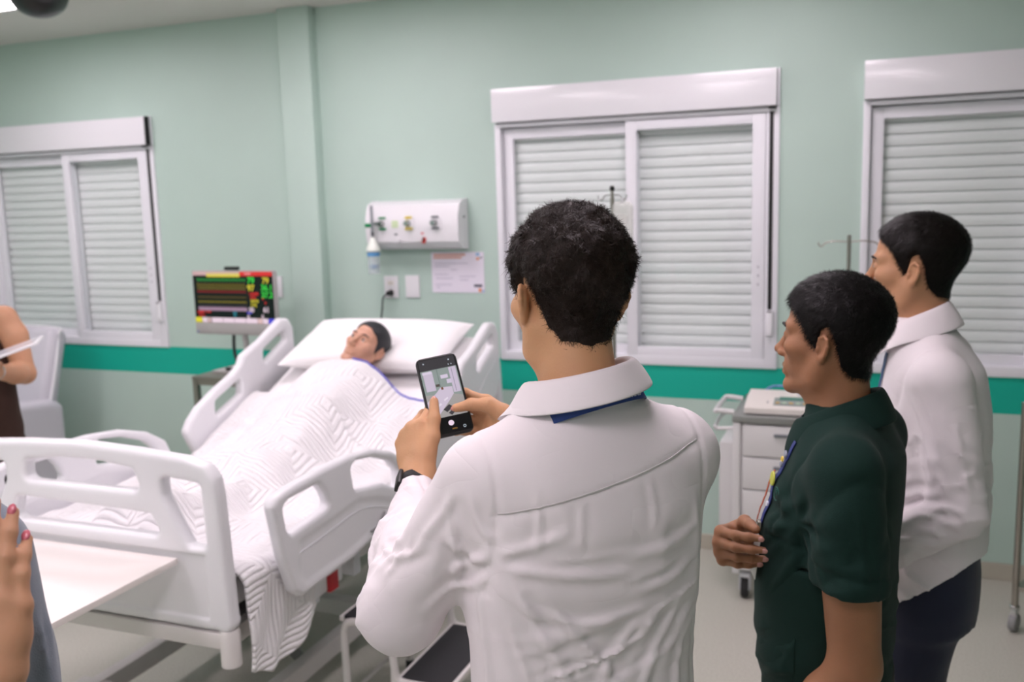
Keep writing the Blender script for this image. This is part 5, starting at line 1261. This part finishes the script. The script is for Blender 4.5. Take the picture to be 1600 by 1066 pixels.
# ================================================================== person: second white shirt, at the right
def man_right(P):
    R = rotm(math.radians(1), 0, math.radians(-7)); ho = (.012, .022, 1.503)
    head = head_parts(P, R, ho, M_SKIN3, M_HAIR3, dict(T=lambda az, z: .002+.009*sst(z, .0, .08), line=LINE_SHORT, fade=.024, noise=(.0012, 80), noise2=(.0008, 170), seed=8),
        dict(neck=(0, -.018, -.18), neck_r=.060, jaw=1.06), strand=dict(n=20000, length=.014, seg=3, curl=.3, width=.0008, flow=straight, lift=.25, seed=6))
    F = SDF((-.31, -.25, .64), (.28, .22, 1.42), .006)
    F.loft([(.66, 0, -.03, .175, .125), (.9, 0, -.035, .175, .125, .13), (1.05, 0, -.03, .176, .125, .135), (1.17, 0, -.03, .178, .122, .13), (1.27, 0, -.028, .165, .108, .112), (1.335, 0, -.005, .11, .085, .085), (1.378, 0, .012, .074, .068), (1.395, 0, .02, .066, .066)], 0, 2.35)
    for s in (-1, 1): F.cone((s*.05, -.02, 1.325), (s*.15, -.04, 1.285), .042, .05, .035)
    LE, LW = np.array((-.195, -.095, .99)), np.array((-.225, .09, .865))
    F.cone((-.168, -.05, 1.265), LE, .066, .057, .03); F.cone(LE, LW, .056, .044, .02)
    RE, RW = np.array((.2, -.06, .97)), np.array((.15, .14, .88)); F.cone((.168, -.04, 1.265), RE, .066, .06, .03); F.cone(RE, RW, .058, .044, .02)
    X, Y, Z = F.grid()
    D = fold(X, Y, Z, .004, (3, 3, 3), (3, -3, 4), (3, 3, 6), 51, False)*sst(1.25-Z, 0, .2)+crease(X, Y, Z, .005, (3, 3, 3), (3, -3, 4), (3, 3, 11), 53, .12)*sst(1.2-Z, 0, .2)
    arm = sst(-X, .13, .18)
    D = D+fold(X, Y, Z, .005, (5, 4, 5), (-4, 6, 5), (4, 4, 4), 52, False)*arm+crease(X, Y, Z, .006, (5, 2, 4), (1, 5, 1), (6, 9, -9), 54, .12)*arm*(.3+.7*sst(1.2-Z, 0, .15))
    D = D+.005*np.sin((Z-.99+.5*(Y+.1))*170+3*vnoise(X*9, Y*9, Z*9, 2))*np.exp(-((Z-.99)/.05)**2)*arm*sst(Y, -.10, -.03)     # crushed folds in the elbow
    D = D+.004*np.exp(-((X+.148+.06*np.clip(1.2-Z, 0, 1))/.0055)**2)*(Z > 1.08)
    F.d = (F.d+D).astype(np.float32)
    F.ridges([[(-.22, -.0, 1.27), (-.235, -.03, 1.2), (-.24, -.06, 1.1)], [(-.2, .02, 1.22), (-.225, .0, 1.15), (-.235, -.03, 1.06)], [(-.24, -.08, 1.2), (-.25, -.1, 1.12), (-.25, -.12, 1.03)],
        [(-.235, -.03, 1.0), (-.25, -.07, 1.01), (-.25, -.11, 1.0)], [(-.235, .0, .985), (-.255, -.05, .985), (-.25, -.10, .97)], [(-.24, .0, .96), (-.26, -.04, .955), (-.255, -.09, .94)], [(-.24, .03, .93), (-.265, -.01, .93), (-.26, -.06, .92)],
        [(-.16, .06, 1.2), (-.13, .09, 1.15), (-.1, .1, 1.08)], [(-.17, .05, 1.15), (-.14, .09, 1.08), (-.11, .1, 1.0)], [(-.15, -.12, 1.15), (-.14, -.13, 1.05), (-.13, -.14, .92)], [(-.17, -.1, 1.1), (-.17, -.11, 1.0), (-.16, -.12, .88)],
        [(-.17, .03, .84), (-.17, -.02, .80), (-.15, -.08, .78)], [(-.16, .06, .80), (-.17, .0, .76), (-.15, -.06, .75)]], .008, .009)
    hemz = .735-.75*(Y-.02)+.01*np.sin(X*30); arm_r = np.sqrt(((X+.21)/1.)**2+((Z-.9)/1.)**2)
    F.d = np.maximum(F.d, hemz-Z).astype(np.float32)
    v, f = F.mesh(1); sh = arr_obj('shirt', v, f, M_SHIRT, P)
    collar(sh, (0, .024), .068, .070, 1.394, 1.325, .037, .054, M_SHIRT, open_deg=150, spreadp=.026, flare=.028, tip_out=.010, lean=.012)
    H = SDF((-.3, .0, .7), (-.12, .3, .92), .004); hand_field(H, -1, LW, (.3, .9, -.3), (.9, -.3, 0), [(30, 35, 20)]*4, fore=LW+(LE-LW)*.2, fr=.032)
    H2 = SDF((.04, .08, .74), (.22, .36, .96), .004); hand_field(H2, 1, RW, (-.4, .9, -.2), (-.9, -.4, 0), [(30, 35, 20)]*4, fore=RW+(RE-RW)*.2, fr=.032)
    # lanyard and pen
    q = np.array(spline([(-.072, 0, 1.315), (-.066, 0, 1.26), (-.05, 0, 1.17), (-.01, 0, 1.05)], 6)); q[:, 1] = [surf_y(F, a[0], a[2], 1)+.005 for a in q]; la = ribbon(q, .014, [(-.4, 1, .1)]*len(q), mat('lanyard_teal', '#2b4d78', .6), 'lanyard', P)
    q2 = q.copy(); q2[:, 0] *= -1; ribbon(q2, .014, [(.4, 1, .1)]*len(q), mat('lanyard_teal', '#2b4d78', .6), 'lanyard_tail', la)
    yp = surf_y(F, -.115, 1.19, 1); MB().tube([(-.115, yp+.004, 1.13), (-.118, yp+.006, 1.232)], .0045, 10).build('pen', mat('pen_blue', '#1f3fae', .3), P)
    pk = [(-.135, 1.185), (-.06, 1.185), (-.06, 1.10), (-.0975, 1.085), (-.135, 1.10)]
    MB().add([(x, surf_y(F, x, z, 1)+.0035, z) for x, z in pk], [(0, 1, 2, 3, 4)]).build('pocket', M_SHIRT, sh)
    trousers(P, M_PANT, .93, [(.68, 0, -.03, .158, .115, .105), (.78, 0, -.03, .158, .114, .105), (.88, 0, -.03, .152, .1), (.93, 0, -.03, .15, .1)], [([(s*.085, -.02, .70), (s*.09, .01, .42), (s*.095, -.02, .08)], [.092, .068, .052]) for s in (-1, 1)], .011)
    return [head, H.mesh(1), H2.mesh(1), torso_core(1.28, .8)]
p3 = build_person('man in an untucked white shirt and navy trousers at the right', (.118, 2.375, 0), 84, M_SKIN3, man_right)

# ================================================================== person at the left edge in a brown sleeveless top
M_BROWN = mat('brown_knit', '#3a241b', .85, bump=.2, bscale=400); M_SKIN4 = skin('skin_warm', '#c39373')
LINE_LONG = [(0, .074), (30, .06), (55, .045), (70, .0), (85, -.05), (110, -.09), (180, -.11)]
def woman_brown(P):
    R = np.eye(3)*.96; ho = (.0, .02, 1.475)
    head = head_parts(P, R, ho, M_SKIN4, M_HAIR2, dict(T=lambda az, z: .014+0*z, line=LINE_LONG, fade=.02, noise=(.003, 60), seed=3), dict(neck=(0, -.04, -.18), neck_r=.05, ears=False))
    LE, LW = np.array((-.245, .03, 1.085)), np.array((-.215, .245, 1.13))
    F = SDF((-.34, -.1, 1.0), (-.1, .40, 1.36), .005)
    F.cone((-.175, -.005, 1.30), (-.208, .0, 1.23), .052, .049, .02); F.cone((-.208, .0, 1.23), LE, .049, .038, .02); F.cone(LE, LE+(LW-LE)*.35, .039, .038, .015)
    hand_field(F, -1, LW, (.1, .95, .15), (.1, -.1, 1), [(25, 40, 25)]*4, fore=LE+(LW-LE)*.3, fr=.038)
    arm = F.mesh(1)
    G = SDF((.1, -.1, .78), (.32, .3, 1.36), .007); G.cone((.175, -.005, 1.30), (.235, .02, 1.06), .05, .038, .02); G.cone((.235, .02, 1.06), (.2, .2, .98), .037, .026, .02); hand_field(G, 1, (.2, .2, .98), (-.4, .9, 0), (0, 0, 1), [(20, 30, 20)]*4, fore=(.215, .12, 1.02), fr=.03)
    T = SDF((-.26, -.18, .72), (.26, .22, 1.36), .009)
    T.loft([(.74, 0, .0, .21, .135), (.88, 0, .0, .205, .13), (1.0, 0, .0, .195, .125), (1.1, 0, .01, .19, .12, .14), (1.2, 0, .01, .18, .11, .14), (1.28, 0, .0, .15, .09, .095), (1.325, 0, 0, .11, .07)], 0, 2.3)
    X, Y, Z = T.grid(); T.d = (T.d+fold(X, Y, Z, .006, (3, 3, 2), (3, -3, 3), (4, 3, 9), 61)).astype(np.float32)
    v, f = T.mesh(1); arr_obj('top', v, f, M_BROWN, P)
    MB().tube([tuple(LW-np.array((0, .012, .0))+np.array((.031*math.cos(a), 0, .028*math.sin(a)))) for a in np.linspace(0, 2*PI, 20)[:-1]], .005, 8, closed=True).build('bracelet', mat('silver', '#d8d8d6', .2, .9), P)
    trousers(P, M_PANTB, .8, [(.62, 0, 0, .185, .13), (.8, 0, 0, .17, .115)], [([(s*.09, 0, .66), (s*.09, .01, .4), (s*.09, 0, .08)], [.095, .07, .055]) for s in (-1, 1)], .014)
    return [head, arm, G.mesh(1), torso_core(1.3, .8)]
p4 = build_person('woman in a brown sleeveless top holding a tablet at the left edge', (-3.29, 2.53, 0), -150, M_SKIN4, woman_brown)
tbk = empty('tablet', l2w((-.275, .285, 1.205), (-3.29, 2.53), -150), math.radians(-150), 'white tablet held by the woman in brown', 'tablet')
tbk.rotation_euler = (math.radians(-2), math.radians(18), math.radians(-150+10))
MB().box((0, 0, 0), (.25, .175, .009), bev=.003).build('body', M_WPL, tbk); MB().box((0, 0, .0048), (.226, .152, .0008)).build('screen', mat('tablet_screen', '#c9ccd2', .2), tbk)

# ================================================================== person at the lower left corner in grey blue
M_GREYB = mat('grey_blue_knit', '#78828f', .9, bump=.2, bscale=500, sheen=.3)
def woman_grey(P):
    R = np.eye(3)*.96; ho = (.03, .02, 1.50)
    head = head_parts(P, R, ho, M_SKIN4, M_HAIR1, dict(T=lambda az, z: .014+0*z, line=LINE_LONG, fade=.02, noise=(.003, 60), seed=3), dict(neck=(0, -.04, -.18), neck_r=.05, ears=False))
    T = SDF((-.32, -.2, .6), (.3, .24, 1.45), .0065)
    T.loft([(.62, 0, .0, .2, .14), (.85, 0, .0, .18, .13), (1.05, 0, .0, .172, .12, .13), (1.2, 0, .01, .17, .11, .125), (1.3, 0, .0, .165, .1, .1), (1.36, 0, -.005, .11, .08), (1.41, 0, -.01, .07, .065)], 0, 2.3)
    for s in (-1, 1): T.cone((s*.05, -.01, 1.37), (s*.15, -.01, 1.325), .04, .05, .035)
    T.cone((-.168, -.0, 1.30), (-.188, .01, 1.05), .062, .058, .03); T.cone((-.188, .01, 1.05), (-.05, .16, 1.0), .055, .04, .02)
    T.cone((.168, -.0, 1.30), (.20, .06, 1.06), .062, .056, .03); T.cone((.20, .06, 1.06), (-.06, .165, 1.12), .054, .042, .02)
    X, Y, Z = T.grid()
    D = crease(X, Y, Z, .009, (12, 7, 3), (7, 12, 1.5), (2, 2, 2.5), 71, .16)*sst(-X, .08, .14)+fold(X, Y, Z, .006, (5, 5, 1), (5, -5, 2), (2, 2, 4), 72, False)
    T.d = (T.d+D).astype(np.float32); v, f = T.mesh(1); arr_obj('blouse', v, f, M_GREYB, P)
    H = SDF((-.3, .03, 1.08), (-.0, .22, 1.40), .003); W_ = (-.186, .128, 1.212)
    tips = hand_field(H, 1, W_, (-.10, -.12, 1), (-.35, -.9, -.1), [(4, 12, 8), (2, 10, 6), (4, 14, 8), (8, 16, 10)], (0, 0, 2, 6), scale=.95, fore=(-.06, .168, 1.125), fr=.034)
    nails(P, tips[:4], [(-.35, -.9, -.1)]*4, mat('nail_polish', '#c86a78', .2), .0055)
    trousers(P, M_PANTB, .75, [(.6, 0, 0, .185, .13), (.75, 0, 0, .18, .12)], [([(s*.09, 0, .64), (s*.09, .01, .4), (s*.09, 0, .08)], [.09, .07, .055]) for s in (-1, 1)], .016)
    return [head, H.mesh(1), torso_core(1.32, .75)]
p5 = build_person('person in a grey-blue blouse with a hand on the chest, lower left corner', (-1.06, .60, 0), -135, M_SKIN4, woman_grey)

# ================================================================== training manikin in the bed
M_MANI = mat('manikin_vinyl', '#cf9d83', .45, var=.05, vscale=20, sss=.1); M_MHAIR = mat('manikin_hair', '#26272b', .55)
def manikin(P):
    n = Vector((-.02, -.80, .58)).normalized(); c0 = Vector((0, .1, 1)); c0 = (c0-n*c0.dot(n)).normalized(); rt = n.cross(c0)
    up = (c0*math.cos(math.radians(20))-rt*math.sin(math.radians(20))); rt = n.cross(up)
    R = np.array((rt, n, up)).T*.94
    head = head_parts(P, R, (.0, .0, .0), M_MANI, M_MHAIR, dict(T=lambda az, z: .003+.004*sst(z, .0, .08), line=LINE_SHORT, fade=.012), dict(neck=(0, -.02, -.15), neck_r=.052, jaw=1.05))
    B = SDF((-.24, -1.45, -.5), (.22, .02, .12), .016)
    # trunk and legs lie below the quilt
    B.chain([(-.04, -.12, -.13), (-.04, -.30, -.205), (-.04, -.62, -.315)], [.05, .072, .06], .04); B.cone((.08, -.17, -.16), (-.16, -.17, -.16), .042, .042, .05)
    for s in (-1, 1): B.chain([(-.045+s*.07, -.62, -.325), (-.045+s*.085, -.95, -.345), (-.045+s*.088, -1.2, -.352)], [.055, .038, .032], .04)
    return [head, B.mesh(1)]
p6 = build_person('training manikin with dark hair lying under the white quilt in bed', (-2.025, 3.455, 1.09), 0, M_MANI, manikin)
p6.name = 'manikin'; p6['category'] = 'manikin'
